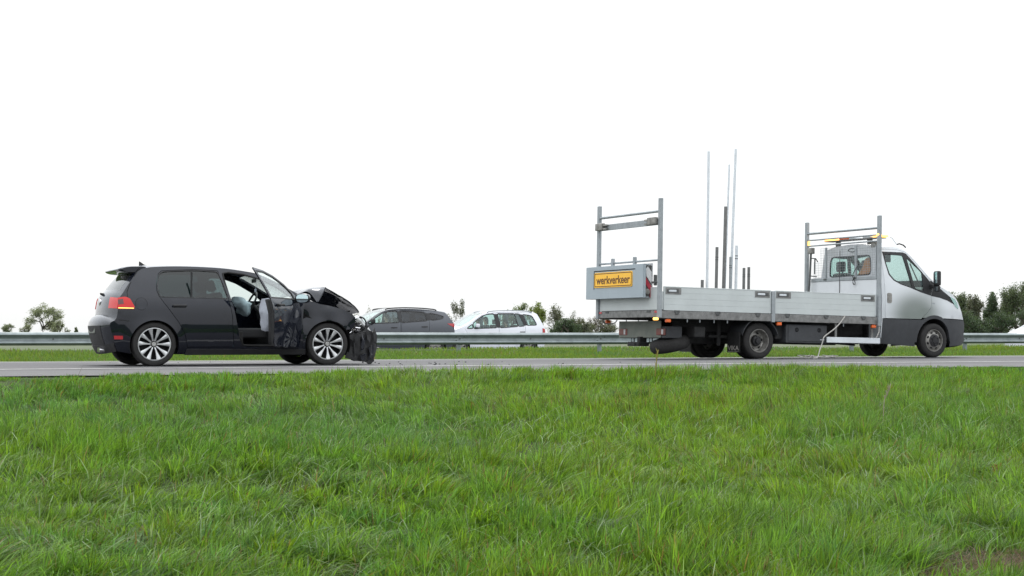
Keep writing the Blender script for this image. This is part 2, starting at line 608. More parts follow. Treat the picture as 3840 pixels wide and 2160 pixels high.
def asphalt(name, base, pale, bands):
    m = bpy.data.materials.new(name)
    m.use_nodes = True
    n, l = m.node_tree.nodes, m.node_tree.links
    b = n['Principled BSDF']; b.inputs['Roughness'].default_value = .8
    b.inputs['Specular IOR Level'].default_value = .3
    tc = n.new('ShaderNodeTexCoord')
    sp = n.new('ShaderNodeSeparateXYZ'); l.new(tc.outputs['Object'], sp.inputs[0])
    cr = n.new('ShaderNodeValToRGB')                       # lanes, wheel tracks and the paler shoulders lie across the road
    mr = n.new('ShaderNodeMapRange'); mr.inputs['From Min'].default_value = bands[0][0]; mr.inputs['From Max'].default_value = bands[-1][0]
    wob = n.new('ShaderNodeTexNoise'); wob.inputs['Scale'].default_value = .25
    l.new(tc.outputs['Object'], wob.inputs['Vector'])
    ad = n.new('ShaderNodeMath'); ad.operation = 'MULTIPLY_ADD'; ad.inputs[1].default_value = .5
    l.new(wob.outputs['Fac'], ad.inputs[0]); l.new(sp.outputs['Y'], ad.inputs[2])
    l.new(ad.outputs[0], mr.inputs[0]); l.new(mr.outputs[0], cr.inputs[0])
    e = cr.color_ramp.elements
    lo, hi = bands[0][0], bands[-1][0]
    for i, (v, f) in enumerate(bands):
        pos = (v - lo) / (hi - lo)
        c = tuple(base[k] * (1 - f) + pale[k] * f for k in range(3))
        if i == 0:
            e[0].position = 0; e[0].color = (*c, 1)
        elif i == len(bands) - 1:
            e[-1].position = 1; e[-1].color = (*c, 1)
        else:
            q = e.new(pos); q.color = (*c, 1)
    st = n.new('ShaderNodeTexNoise'); st.inputs['Scale'].default_value = 1.2; st.inputs['Detail'].default_value = 8; st.inputs['Roughness'].default_value = .75
    mp = n.new('ShaderNodeMapping'); mp.inputs['Scale'].default_value = (.35, 1.6, 1)
    l.new(tc.outputs['Object'], mp.inputs[0]); l.new(mp.outputs[0], st.inputs['Vector'])
    ag = n.new('ShaderNodeTexNoise'); ag.inputs['Scale'].default_value = 55; ag.inputs['Detail'].default_value = 2
    l.new(tc.outputs['Object'], ag.inputs['Vector'])
    r1 = n.new('ShaderNodeMapRange'); r1.inputs['From Min'].default_value = .3; r1.inputs['From Max'].default_value = .7; r1.inputs['To Min'].default_value = .78; r1.inputs['To Max'].default_value = 1.18
    l.new(st.outputs['Fac'], r1.inputs[0])
    r2 = n.new('ShaderNodeMapRange'); r2.inputs['From Min'].default_value = .35; r2.inputs['From Max'].default_value = .65; r2.inputs['To Min'].default_value = .8; r2.inputs['To Max'].default_value = 1.2
    l.new(ag.outputs['Fac'], r2.inputs[0])
    mu = n.new('ShaderNodeMath'); mu.operation = 'MULTIPLY'; l.new(r1.outputs[0], mu.inputs[0]); l.new(r2.outputs[0], mu.inputs[1])
    sc = n.new('ShaderNodeVectorMath'); sc.operation = 'SCALE'
    l.new(cr.outputs[0], sc.inputs[0]); l.new(mu.outputs[0], sc.inputs['Scale']); l.new(sc.outputs[0], b.inputs['Base Color'])
    bp = n.new('ShaderNodeBump'); bp.inputs['Strength'].default_value = .5; bp.inputs['Distance'].default_value = .01
    l.new(ag.outputs['Fac'], bp.inputs['Height']); l.new(bp.outputs[0], b.inputs['Normal'])
    return m

BANK = [(-60, -1.12), (4, -1.12), (7, -1.05), (8, -.98), (10, -.82), (12, -.66), (14, -.50), (16, -.36), (18, -.22), (19.0, -.13), (19.7, -.06), (20.1, -.036)]
MEDIAN = [(30.9, -.05), (33, -.05), (36, -.06), (39.5, -.06), (42, -.02), (45, .06), (46.2, .0), (46.8, -.38), (47.0, -.42)]
us_near = [-3000, -600, -150, -60, -30] + [x * 1.0 for x in range(-20, 71, 2)] + [80, 110, 160, 400, 900, 3000]
prof = BANK + [(20.15, -.08), (30.85, -.10)] + MEDIAN + [(47.05, -.45), (71, -.45), (76, -.38), (90, -.36)]
ground = profile_sheet('ground', prof, us_near, M['soil'], 0.0)
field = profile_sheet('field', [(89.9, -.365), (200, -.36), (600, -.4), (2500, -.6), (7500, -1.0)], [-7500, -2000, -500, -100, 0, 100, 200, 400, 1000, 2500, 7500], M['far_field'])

M['road'] = asphalt('worn_asphalt', (.062, .062, .069), (.150, .147, .147),
                    [(20, .75), (21.2, .60), (22.6, .42), (24, .5), (25, .36), (26.6, .30), (27.6, .34), (28.4, .55), (29.2, .9), (31.2, 1.0)])
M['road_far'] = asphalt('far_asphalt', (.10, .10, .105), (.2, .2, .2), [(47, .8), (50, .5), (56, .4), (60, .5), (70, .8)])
M['line'] = mat('road_paint', (.62, .62, .60), .6, var=.35, vscale=9, bump=.1)
us_road = [-3000, -500, -100] + list(range(-40, 91, 5)) + [120, 300, 900, 3000]
road = profile_sheet('road', [(19.95, -.028), (20.6, 0.0), (24, .01), (28, .0), (31.0, -.03), (31.05, -.09)], us_road, M['road'])
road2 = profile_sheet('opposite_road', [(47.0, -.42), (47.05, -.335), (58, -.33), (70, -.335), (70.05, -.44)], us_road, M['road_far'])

def line(name, v, w, z, u0, u1, dash=None):
    b = B()
    if dash:
        u = u0
        while u < u1:
            b.add([(u, v, z), (u + dash[0], v, z), (u + dash[0], v + w, z), (u, v + w, z)], [(0, 1, 2, 3)])
            u += dash[0] + dash[1]
    else:
        b.add([(u0, v, z), (u1, v, z), (u1, v + w, z), (u0, v + w, z)], [(0, 1, 2, 3)])
    return struct(b.build(name, M['line'], None, None, fix=False))

line('edge_line', 22.15, .2, .0095, -200, 300)
line('lane_line', 26.6, .15, .0085, -103, 300, (3, 9))
line('far_edge_line', 30.35, .15, -.016, -200, 300)

# ------------------------------------------------------------------ grass (nobody could count it)
rng = np.random.default_rng(7)

def field_noise(seed, scale, n=14):
    r = np.random.default_rng(seed)
    k = r.normal(size=(n, 2)) / scale
    ph = r.uniform(0, 2 * PI, n)
    def f(x, y):
        s = np.zeros_like(x)
        for i in range(n):
            s += np.sin(k[i, 0] * x + k[i, 1] * y + ph[i])
        return s / math.sqrt(n / 2)                # about unit variance
    return f

def gz_of(v):
    p = sorted(prof)
    return np.interp(v, [a for a, b in p], [b for a, b in p])

def grass_mat(name, transl=.45):
    m = bpy.data.materials.new(name)
    m.use_nodes = True
    n, l = m.node_tree.nodes, m.node_tree.links
    n.clear()
    o = n.new('ShaderNodeOutputMaterial')
    at = n.new('ShaderNodeAttribute'); at.attribute_name = 'hue'
    pr = n.new('ShaderNodeBsdfPrincipled'); pr.inputs['Roughness'].default_value = .5
    pr.inputs['Specular IOR Level'].default_value = .22
    tr = n.new('ShaderNodeBsdfTranslucent')
    mx = n.new('ShaderNodeMixShader'); mx.inputs[0].default_value = transl
    g = n.new('ShaderNodeVectorMath'); g.operation = 'MULTIPLY'; g.inputs[1].default_value = (1.25, 1.3, .7)
    l.new(at.outputs['Color'], pr.inputs['Base Color']); l.new(at.outputs['Color'], g.inputs[0]); l.new(g.outputs[0], tr.inputs[0])
    l.new(pr.outputs[0], mx.inputs[1]); l.new(tr.outputs[0], mx.inputs[2]); l.new(mx.outputs[0], o.inputs[0])
    return m

M['grass'] = grass_mat('grass_blades')
M['leaf'] = grass_mat('leaves', .3)

def blades(name, x, y, h, w, lean, ldir, col, m, segs=3, zoff=0., sagk=.35, kind='stuff', faceang=None):
    n = len(x)
    z0 = gz_of(y) + zoff
    T = {3: [0, .4, .75, 1], 2: [0, .55, 1]}[segs]
    wd = rng.uniform(0, 2 * PI, n) if faceang is None else faceang
    wx, wy = np.cos(wd) * w / 2, np.sin(wd) * w / 2
    V = []
    for t in T:
        hx = lean * h * (t ** 1.7) * np.cos(ldir)
        hy = lean * h * (t ** 1.7) * np.sin(ldir)
        zz = z0 + h * (t - sagk * np.clip(lean, 0, 1.6) * t ** 2.2)
        k = {0: .8, 1: 0}.get(t, 1.0 if t < .5 else .75)
        if t < 1:
            V.append(np.stack([x + hx - wx * k, y + hy - wy * k, zz], 1))
            V.append(np.stack([x + hx + wx * k, y + hy + wy * k, zz], 1))
        else:
            V.append(np.stack([x + hx, y + hy, zz], 1))
    nv = len(V)
    co = np.stack(V, 1).reshape(-1, 3)
    base = np.arange(n)[:, None] * nv
    loops = []; tot = []
    for s in range(segs - 1):
        loops.append([2 * s, 2 * s + 1, 2 * s + 3, 2 * s + 2]); tot.append(4)
    s = segs - 1
    loops.append([2 * s, 2 * s + 1, 2 * s + 2]); tot.append(3)
    lp = np.array([q for f in loops for q in f])
    li = (base + lp[None, :]).reshape(-1)
    lt = np.tile(np.array(tot), n)
    ls = np.concatenate([[0], np.cumsum(lt)[:-1]])
    me = bpy.data.meshes.new(name)
    me.vertices.add(len(co)); me.vertices.foreach_set('co', co.astype(np.float32).ravel())
    me.loops.add(len(li)); me.loops.foreach_set('vertex_index', li.astype(np.int32))
    me.polygons.add(len(lt)); me.polygons.foreach_set('loop_start', ls.astype(np.int32))
    at = me.color_attributes.new('hue', 'FLOAT_COLOR', 'POINT')
    cc = np.ones((n, nv, 4), np.float32)
    tip = np.linspace(.0, 1, nv)[None, :, None]
    cc[:, :, :3] = col[:, None, :]
    at.data.foreach_set('color', cc.ravel())
    me.update(); me.validate()
    o = link(name, me, m, None, None)
    if kind:
        o['kind'] = kind
    return o

N1 = field_noise(1, 1.0); N2 = field_noise(2, 2.6); N3 = field_noise(3, .35); N4 = field_noise(4, 1.6); N5 = field_noise(5, .7)
HAY = (6.88, 7.74)                       # dead, mown straw at the near right

def grass_colours(x, y, n, plain=False):
    base = np.array([[.104, .206, .026]]) * np.ones((n, 1))
    yel = np.array([[.155, .240, .018]]); blu = np.array([[.074, .180, .042]]); bro = np.array([[.15, .115, .05]]); pale = np.array([[.20, .25, .15]])
    a = np.clip(.45 + .22 * N2(x, y) + rng.normal(0, .25, n), 0, 1)[:, None]
    c = base * (1 - a) + yel * a
    b = np.clip(.28 + .18 * N4(x + 9, y) + rng.normal(0, .22, n), 0, 1)[:, None]
    c = c * (1 - b) + blu * b
    if plain:
        return c
    q = rng.random(n)
    dry = np.clip(.025 + .03 * np.clip(N5(x, y + 5), 0, 2), 0, .2)
    c = np.where((q < dry)[:, None], bro * rng.uniform(.7, 1.4, (n, 1)), c)
    c = np.where((q > .988)[:, None], pale * rng.uniform(.7, 1.2, (n, 1)), c)
    return c * rng.uniform(.72, 1.3, (n, 1))

def verge(v0, v1, dens, w, h0, segs, name, tuft=30, rad=.085):
    W = (.92 - .08) * (v0 + v1) / 2 + 4.0
    A = W * (v1 - v0)
    nt = int(A * tuft); n = int(dens * A)
    ty = rng.uniform(v0, v1 + (.06 if v1 > 20 else 0), nt)
    tx = ty * .10 - 2.5 + rng.random(nt) * (ty * .80 + 3.8)
    th = np.clip(1 + .12 * N1(tx + 3, ty) + .12 * N5(tx, ty), .5, 1.6) * rng.uniform(.7, 1.3, nt)     # each tuft has its own height, tone and lie
    tl = rng.gamma(2.0, .24, nt) * (1 + .5 * np.clip(N2(tx + 4, ty), -.8, 2))
    tdir = .3 + 1.3 * N4(tx, ty) + rng.normal(0, .9, nt)
    tcol = grass_colours(tx, ty, nt, True) * rng.uniform(.72, 1.3, (nt, 1))
    k = rng.integers(0, nt, n)
    r = np.abs(rng.normal(0, rad, n)); a = rng.uniform(0, 2 * PI, n)
    x, y = tx[k] + r * np.cos(a), ty[k] + r * np.sin(a)
    dh = np.hypot((x - HAY[0]) / .95, (y - HAY[1]) / .5) + .22 * N3(x, y)
    keep = ((dh > 1) | (rng.random(n) < .05)) & (y < 20.12) & (y > 6.8)
    x, y, k, r, a = x[keep], y[keep], k[keep], r[keep], a[keep]; n = len(x)
    h = h0 * th[k] * rng.uniform(.5, 1.3, n)
    h *= np.clip((20.6 - y) / 1.5, .42, 1) * np.where(y > 18.6, np.clip(1 + .32 * N1(x * .8, y), .45, 1.8), 1)
    lx = tl[k] * np.cos(tdir[k]) + (r / rad) * .38 * np.cos(a) + rng.normal(0, .22, n)
    ly = tl[k] * np.sin(tdir[k]) + (r / rad) * .38 * np.sin(a) + rng.normal(0, .22, n)
    lean = np.clip(np.hypot(lx, ly), .03, 1.9); ld = np.arctan2(ly, lx)
    c = tcol[k] * rng.uniform(.5, 1.55, (n, 1))
    q = rng.random(n)
    dry = np.clip(.02 + .03 * np.clip(N5(x, y + 5), 0, 2) + .11 * np.exp(-((y - 16.2) / .8) ** 2) * np.clip(.6 + .5 * N2(x, y), 0, 1.5), 0, .3)
    c = np.where((q < dry)[:, None], np.array([[.19, .14, .055]]) * rng.uniform(.5, 1.4, (n, 1)), c)
    c = np.where((q > .982)[:, None], np.array([[.26, .33, .20]]) * rng.uniform(.7, 1.2, (n, 1)), c)
    fa = np.where(rng.random(n) < .6, ld + PI / 2, rng.uniform(0, 2 * PI, n))
    return blades(name, x, y, h, w * rng.uniform(.55, 1.4, n), lean, ld, c, M['grass'], segs, faceang=fa)

verge(6.9, 9.5, 3700, .0066, .17, 3, 'grass', 42, .085)
verge(9.5, 12.5, 2800, .0074, .17, 3, 'grass', 36, .09)
verge(12.5, 16, 1700, .0085, .16, 2, 'grass', 30, .10)
verge(16, 20.05, 1500, .0095, .12, 2, 'grass', 26, .11)

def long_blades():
    # long arching blades lying over the sward, about half of them in a paler tone
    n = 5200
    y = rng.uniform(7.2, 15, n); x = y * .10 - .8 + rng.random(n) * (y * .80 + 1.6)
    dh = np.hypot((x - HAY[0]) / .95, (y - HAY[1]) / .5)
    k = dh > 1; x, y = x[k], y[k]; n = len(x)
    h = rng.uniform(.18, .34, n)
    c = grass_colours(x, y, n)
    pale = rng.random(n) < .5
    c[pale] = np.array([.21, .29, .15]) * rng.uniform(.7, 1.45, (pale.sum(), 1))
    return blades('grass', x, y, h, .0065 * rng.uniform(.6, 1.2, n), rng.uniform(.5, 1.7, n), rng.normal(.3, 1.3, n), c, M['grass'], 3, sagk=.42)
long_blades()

def stalks():
    # dry flowering stalks
    n = 420
    y = rng.uniform(9, 19.5, n); x = y * .10 - .8 + rng.random(n) * (y * .80 + 1.6)
    c = np.array([.17, .12, .06]) * rng.uniform(.5, 1.4, (n, 1))
    return blades('grass', x, y, rng.uniform(.12, .24, n), .004 * np.ones(n), rng.uniform(.05, .5, n), rng.uniform(0, 6.3, n), c, M['grass'], 3)
stalks()

def hay():
    n = 5200
    y = HAY[1] + rng.normal(0, .28, n); x = HAY[0] + rng.normal(0, .5, n)
    c = np.array([.17, .115, .08]) * rng.uniform(.35, 1.35, (n, 1))
    th = rng.uniform(0, 2 * PI, n)
    o = blades('dead_straw', x, y, rng.uniform(.05, .14, n), .004 * rng.uniform(.6, 1.4, n), rng.uniform(.8, 3.0, n), th, c, M['grass'], 2, zoff=.02, sagk=.25)
    return o
hay()

def median():
    for (v0, v1, dens, w, h) in ((31.0, 33.5, 520, .014, .10), (33.5, 40.5, 230, .018, .12), (40.5, 46.6, 110, .022, .10)):
        W = .80 * (v0 + v1) / 2 + 7
        n = int(dens * W * (v1 - v0))
        y = rng.uniform(v0, v1, n)
        x = y * .09 - 4 + rng.random(n) * (y * .82 + 6)
        keep = rng.random(n) < np.clip(.8 + .3 * N1(x, y), .25, 1)
        x, y = x[keep], y[keep]; n = len(x)
        hh = h * np.clip(1 + .28 * N2(x, y + 7) + .25 * N1(x, y), .35, 2.0) * rng.uniform(.6, 1.3, n)
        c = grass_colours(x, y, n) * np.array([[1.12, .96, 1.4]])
        blades('grass', x, y, hh, w * rng.uniform(.7, 1.3, n), rng.uniform(.05, .8, n), rng.uniform(0, 6.3, n), c, M['grass'], 2)
median()

# ------------------------------------------------------------------ guard rail
def guard_rail():
    g = thing('guard_rail', 'long galvanised double-wave guard rail on steel posts standing in the grass median', 'guard rail', (0, 39.5, 0))
    prof_w = [(.155, -.018), (.15, -.03), (.118, -.066), (.098, -.083), (.078, -.078), (.045, -.03), (.022, -.008), (-.022, -.008), (-.045, -.03), (-.078, -.078), (-.098, -.083), (-.118, -.066), (-.15, -.03), (-.155, -.018)]
    def beam(L):
        vs = []; fs = []; n = len(prof_w)
        for x in (0, L):
            for z, y in prof_w: vs.append((x, y, z))
            for z, y in prof_w: vs.append((x, y + .005, z))
        for j in range(n - 1):
            fs.append((j, j + 1, 2 * n + j + 1, 2 * n + j))
            fs.append((n + j, 3 * n + j, 3 * n + j + 1, n + j + 1))
        me = bpy.data.meshes.new('beam'); me.from_pydata(vs, [], fs); me.update()
        me.materials.append(M['rail_steel'])
        me.shade_smooth(); me.set_sharp_from_angle(angle=R(50))
        return me
    mb = beam(4.14)
    pb = B(); pb.box(-.03, .03, -.005, .06, -.62, .10); pb.box(-.05, -.03, -.005, .1, -.62, .10); pb.box(-.03, .03, -.012, -.006, -.1, .12)
    pm = pb.build('post', M['rail_steel'], g).data
    bpy.data.objects.remove(bpy.data.objects['post'])
    bb = B(); bb.lathe([(.02, 0), (.02, -.012), (.0001, -.016)], 8)
    boltm = bb.build('bolt', M['galv_dark'], g).data
    bpy.data.objects.remove(bpy.data.objects['bolt'])
    for k in range(-7, 13):
        u = 20.13 + 4.07 * k
        put_ = [('beam', mb, (u, 0 if k % 2 else .0015, .372 + (.0 if k % 2 else .001))), ('post', pm, (u + .05, .0, .372))]
        for dx, dz in ((.05, 0.), (-.06, .05), (-.06, -.05), (.16, .05), (2.05, .0)):
            put_.append(('bolt', boltm, (u + dx, -.012 if dz == 0 else -.036, .372 + dz)))
        for nm, me, loc in put_:
            o = bpy.data.objects.new(nm, me); COL.objects.link(o); o.parent = g; o.location = loc
guard_rail()

# ------------------------------------------------------------------ trees and bushes
def leaf_quads(name, cen, size, cols, m, parent):
    n = len(cen)
    r = np.random.default_rng(len(cen) + int(abs(cen[0][0]) * 10))
    a = r.normal(size=(n, 3)); a /= np.linalg.norm(a, axis=1)[:, None]
    b = np.cross(a, r.normal(size=(n, 3))); b /= np.linalg.norm(b, axis=1)[:, None]
    s = (size * r.uniform(.5, 1.3, n))[:, None]
    V = np.stack([cen - a * s, cen - b * s * .5, cen + a * s, cen + b * s * .5], 1).reshape(-1, 3)
    me = bpy.data.meshes.new(name)
    me.vertices.add(4 * n); me.vertices.foreach_set('co', V.astype(np.float32).ravel())
    me.loops.add(4 * n); me.loops.foreach_set('vertex_index', np.arange(4 * n, dtype=np.int32))
    me.polygons.add(n); me.polygons.foreach_set('loop_start', np.arange(0, 4 * n, 4, dtype=np.int32))
    at = me.color_attributes.new('hue', 'FLOAT_COLOR', 'POINT')
    cc = np.ones((n, 4, 4), np.float32); cc[:, :, :3] = cols[:, None, :]
    at.data.foreach_set('color', cc.ravel())
    me.update(); me.validate()
    return link(name, me, m, parent, None)

def tree(name, label, cat, x, y, h, wd, seed, leaves=2200, lsize=.16, col=(.05, .075, .02), col2=(.09, .10, .03), trunk=.3, bare=0., group=None, z=-.42, upright=.5, shape=1.0, depth=5, tr=None):
    rd = random.Random(seed)
    t = thing(name, label, cat, (x, y, z), 0, group)
    b = B(); tips = []; mids = []
    r0 = tr or h * .022
    def grow(p, d, L, r, k):
        q = p + d * L
        mid = p + d * L * .5 + Vector((rd.uniform(-1, 1), rd.uniform(-1, 1), rd.uniform(-.3, .3))) * L * .07
        b.tube([p, mid, q], [r, r * .85, r * .7], 5, False)
        if k >= 2: mids.append(mid); mids.append(q)
        if k >= depth:
            tips.append(q); return
        for i in range(rd.choice((2, 3, 3)) if k else rd.choice((4, 5))):
            up = upright if k else upright * .7
            nd = (d * .55 + Vector((rd.gauss(0, 1), rd.gauss(0, 1), rd.gauss(0, .6))).normalized() * (.85 - up * .3) + Vector((0, 0, up * .45)))
            nd.normalize()
            grow(q if i or k == 0 else mid.lerp(q, .6), nd, L * rd.uniform(.58, .85) * (1.0 if k else 1.0), r * .62, k + 1)
    grow(Vector((0, 0, 0)), Vector((rd.uniform(-.05, .05), rd.uniform(-.05, .05), 1)).normalized(), h * trunk, r0, 0)
    # fit the skeleton to the tree's real height and spread
    tp = np.array([tuple(v) for v in tips])
    top = tp[:, 2].max(); rad = np.percentile(np.hypot(tp[:, 0], tp[:, 1]), 92)
    tz = h * trunk
    def fit(v):
        zz = v[2]
        kz = (h * .97 - tz) / max(.1, top - tz)
        nz = zz if zz < tz else tz + (zz - tz) * kz
        kr = (wd * .5) / max(.1, rad)
        f = min(1, max(0, zz / tz)) if tz > 0 else 1
        s = 1 + (kr - 1) * f
        return (v[0] * s, v[1] * s, nz)
    b.v = [fit(v) for v in b.v]
    b.build('trunk', M['bark'], t, 60, fix=False)
    pts = np.array([fit(tuple(v)) for v in tips + mids])
    rn = np.random.default_rng(seed)
    leaves = int(leaves * 2.3); lsize = lsize * .88
    pick = rn.integers(0, len(pts), leaves)
    g = rn.normal(0, 1, (leaves, 3)) * np.array([wd * .045, wd * .045, h * .035]) * shape
    cen = pts[pick] + g
    cen[:, 2] = np.clip(cen[:, 2], .1, h)
    cl = rn.random(len(pts))[pick] * .6 + rn.random(leaves) * .4
    c = np.array(col)[None] * (1 - cl[:, None]) + np.array(col2)[None] * cl[:, None]
    c *= rn.uniform(.7, 1.3, (leaves, 1))
    leaf_quads('crown', cen, lsize, c, M['leaf'], t)
    return t

G1, G2 = (.10, .13, .065), (.15, .18, .09)        # dull green
D1, D2 = (.050, .080, .050), (.085, .115, .060)        # dark green
Y1, Y2 = (.13, .18, .045), (.19, .22, .06)           # turning yellow-green
O1, O2 = (.15, .14, .11), (.20, .175, .13)            # brownish, thin
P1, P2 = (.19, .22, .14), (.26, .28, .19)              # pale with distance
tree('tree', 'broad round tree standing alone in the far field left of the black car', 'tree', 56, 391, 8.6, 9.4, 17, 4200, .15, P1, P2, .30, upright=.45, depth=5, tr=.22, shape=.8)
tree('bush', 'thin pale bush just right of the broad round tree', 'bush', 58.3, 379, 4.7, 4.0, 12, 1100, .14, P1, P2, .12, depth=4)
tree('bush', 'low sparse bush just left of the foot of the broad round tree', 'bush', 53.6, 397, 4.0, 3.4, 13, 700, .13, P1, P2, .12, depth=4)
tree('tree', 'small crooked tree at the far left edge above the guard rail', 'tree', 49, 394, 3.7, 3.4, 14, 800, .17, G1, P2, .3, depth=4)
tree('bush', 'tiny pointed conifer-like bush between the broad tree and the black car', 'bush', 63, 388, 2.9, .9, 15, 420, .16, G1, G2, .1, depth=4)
for i, (dx, hh, ww) in enumerate(((-2.6, 6.3, 1.8), (-.8, 5.6, 1.6), (1.2, 6.6, 1.2), (3.4, 4.9, 2.0), (5.2, 5.2, 1.5))):
    tree('sapling', ['bare twiggy sapling right above the folded bonnet of the wreck', 'second bare sapling right of the folded bonnet', 'tallest bare sapling between the wreck and the grey car', 'wide bare sapling above the windscreen of the grey car', 'short bare sapling above the grey car roof front'][i], 'tree', 97 + dx, 285 - dx * .4, hh, ww, 30 + i, 90, .13, O1, P2, .22, depth=5, tr=.05, upright=.9, group='bare saplings behind the grey car')
tree('tree', 'slender sparse tree between the grey car and the white people carrier', 'tree', 68, 167, 5.0, 1.55, 21, 620, .085, O1, G1, .32, depth=5, tr=.05, upright=1.2)
tree('bush', 'brown bush at the foot of the slender tree behind the grey car', 'bush', 67.4, 169, 3.3, 1.7, 22, 700, .085, O1, G1, .15, depth=4)
tree('tree', 'low brownish tree showing over the front of the white people carrier roof', 'tree', 105.5, 238, 5.0, 2.8, 23, 1300, .13, O1, G2, .2)
tree('tree', 'pointed yellow-green tree behind the white people carrier', 'tree', 106, 235, 6.0, 2.6, 24, 2000, .13, G2, Y1, .2, upright=.8)
tree('tree', 'tallest rounded yellow-green tree behind the rear of the white people carrier', 'tree', 110, 238, 6.3, 3.5, 25, 2600, .14, Y1, Y2, .22)
tree('tree', 'thin brownish open-crowned tree beside the rear roof corner of the white people carrier', 'tree', 107.4, 226, 5.8, 3.3, 26, 900, .12, O1, G1, .25)
tree('tree', 'smaller thin brown tree sloping down right of the open-crowned one', 'tree', 108.6, 221, 4.6, 2.3, 27, 620, .11, O1, G1, .25)
tree('bush', 'dense dark green bush right behind the tail of the white people carrier', 'bush', 104.6, 216, 3.4, 4.4, 28, 2600, .13, D1, D2, .12, depth=4, shape=1.4)
tree('bush', 'dark bush halfway between the white people carrier and the truck', 'bush', 107.6, 216, 2.9, 3.0, 29, 1500, .12, D1, O1, .12, depth=4, shape=1.4)
tree('tree', 'bushy brown tree between the people carrier and the truck tail', 'tree', 111, 224, 3.7, 2.7, 40, 760, .11, O1, G1, .2)
tree('tree', 'bare-topped tree showing under the hanging sign box of the truck', 'tree', 112.4, 221, 4.8, 3.0, 41, 560, .10, O1, O2, .22)
tree('tree', 'thin tree behind the tail frame of the truck', 'tree', 115, 222, 4.2, 3.2, 42, 700, .10, O1, G1, .2)
tree('bush', 'low brown-green bush filling the gap just before the truck tail', 'bush', 110.5, 219, 2.7, 3.4, 43, 1100, .12, O1, D2, .12, depth=4, shape=1.5)
tree('bush', 'low bush behind the truck tail under the lamp bar', 'bush', 114, 220, 2.6, 4.2, 44, 1100, .12, D2, O1, .12, depth=4, shape=1.5)
rw = [('tree', 'round tree right in front of the truck bonnet', 134, 165, 6.3, 3.4, 51, D1, G2), ('tree', 'reddish-tinted tree next to the round one ahead of the truck', 132.3, 160, 5.9, 2.7, 52, D2, O1),
      ('tree', 'narrow tree in the gap of the wood at the right edge', 140, 166, 6.4, 2.6, 53, D1, D2), ('tree', 'tall tree near the right edge of the picture', 137.4, 158, 7.4, 3.8, 54, D1, G2),
      ('tree', 'tallest tree cut by the right edge of the picture', 143, 161, 7.8, 4.3, 55, D1, G2), ('tree', 'tree mostly hidden behind the truck front', 136, 170, 5.0, 3.0, 56, D1, D2)]
for n_, lb, x, y, h, w_, sd, c1, c2 in rw:
    tree(n_, lb, 'tree', x, y, h, w_, sd, 4200, .115, c1, c2, .14, group='wood ahead of the truck', shape=1.15)
for n_, lb, x, y, h, w_, sd in (('bush', 'dark undergrowth bush in front of the round tree ahead of the truck', 125, 152, 3.7, 4.2, 61), ('bush', 'dark undergrowth bush in the middle of the wood', 128, 151, 3.6, 4.2, 62), ('bush', 'dark undergrowth bush at the right edge above the white bonnet', 130.5, 148, 4.1, 4.6, 63), ('bush', 'dark undergrowth bush just beyond the truck bumper', 122.6, 154, 3.3, 3.6, 64)):
    tree(n_, lb, 'bush', x, y, h, w_, sd, 4600, .11, D1, D2, .06, group='undergrowth of the wood', depth=4, shape=2.0)
tree('sapling', 'bare twig-topped sapling sticking out of the wood near the right edge', 'tree', 146, 170, 8.0, 2.0, 65, 130, .08, O1, O2, .3, depth=5, tr=.05, upright=1.0)

# ------------------------------------------------------------------ wheels
_wheel_cache = {}
def cached(key, make):
    if key not in _wheel_cache:
        _wheel_cache[key] = make()
    return _wheel_cache[key]

def put(name, me, parent, loc=(0, 0, 0), rot=(0, 0, 0)):
    o = bpy.data.objects.new(name, me)
    COL.objects.link(o)
    o.parent = parent
    o.location = loc
    o.rotation_euler = rot
    return o

def me_of(b, name, m, sharp=35):
    o = b.build(name, m, None, sharp)
    me = o.data
    bpy.data.objects.remove(o)
    return me

def tyre_mesh(ro, ri, w, key):
    def mk():
        b = B()
        h = w / 2; s = ro - ri
        p = [(ri, -h * .80), (ri + s * .12, -h * .97), (ri + s * .45, -h * 1.03), (ri + s * .78, -h * .95), (ro - .008, -h * .78), (ro, -h * .62)]
        gro = []
        for g in (-.42, -.14, .14, .42):
            gro += [(ro, h * (g - .035)), (ro - .007, h * (g - .03)), (ro - .007, h * (g + .03)), (ro, h * (g + .035))]
        p = p + gro + [(r, -y) for r, y in p[::-1]]
        b.lathe(p, 56)
        return me_of(b, 'tyre', M['rubber'])
    return cached(('tyre', key), mk)

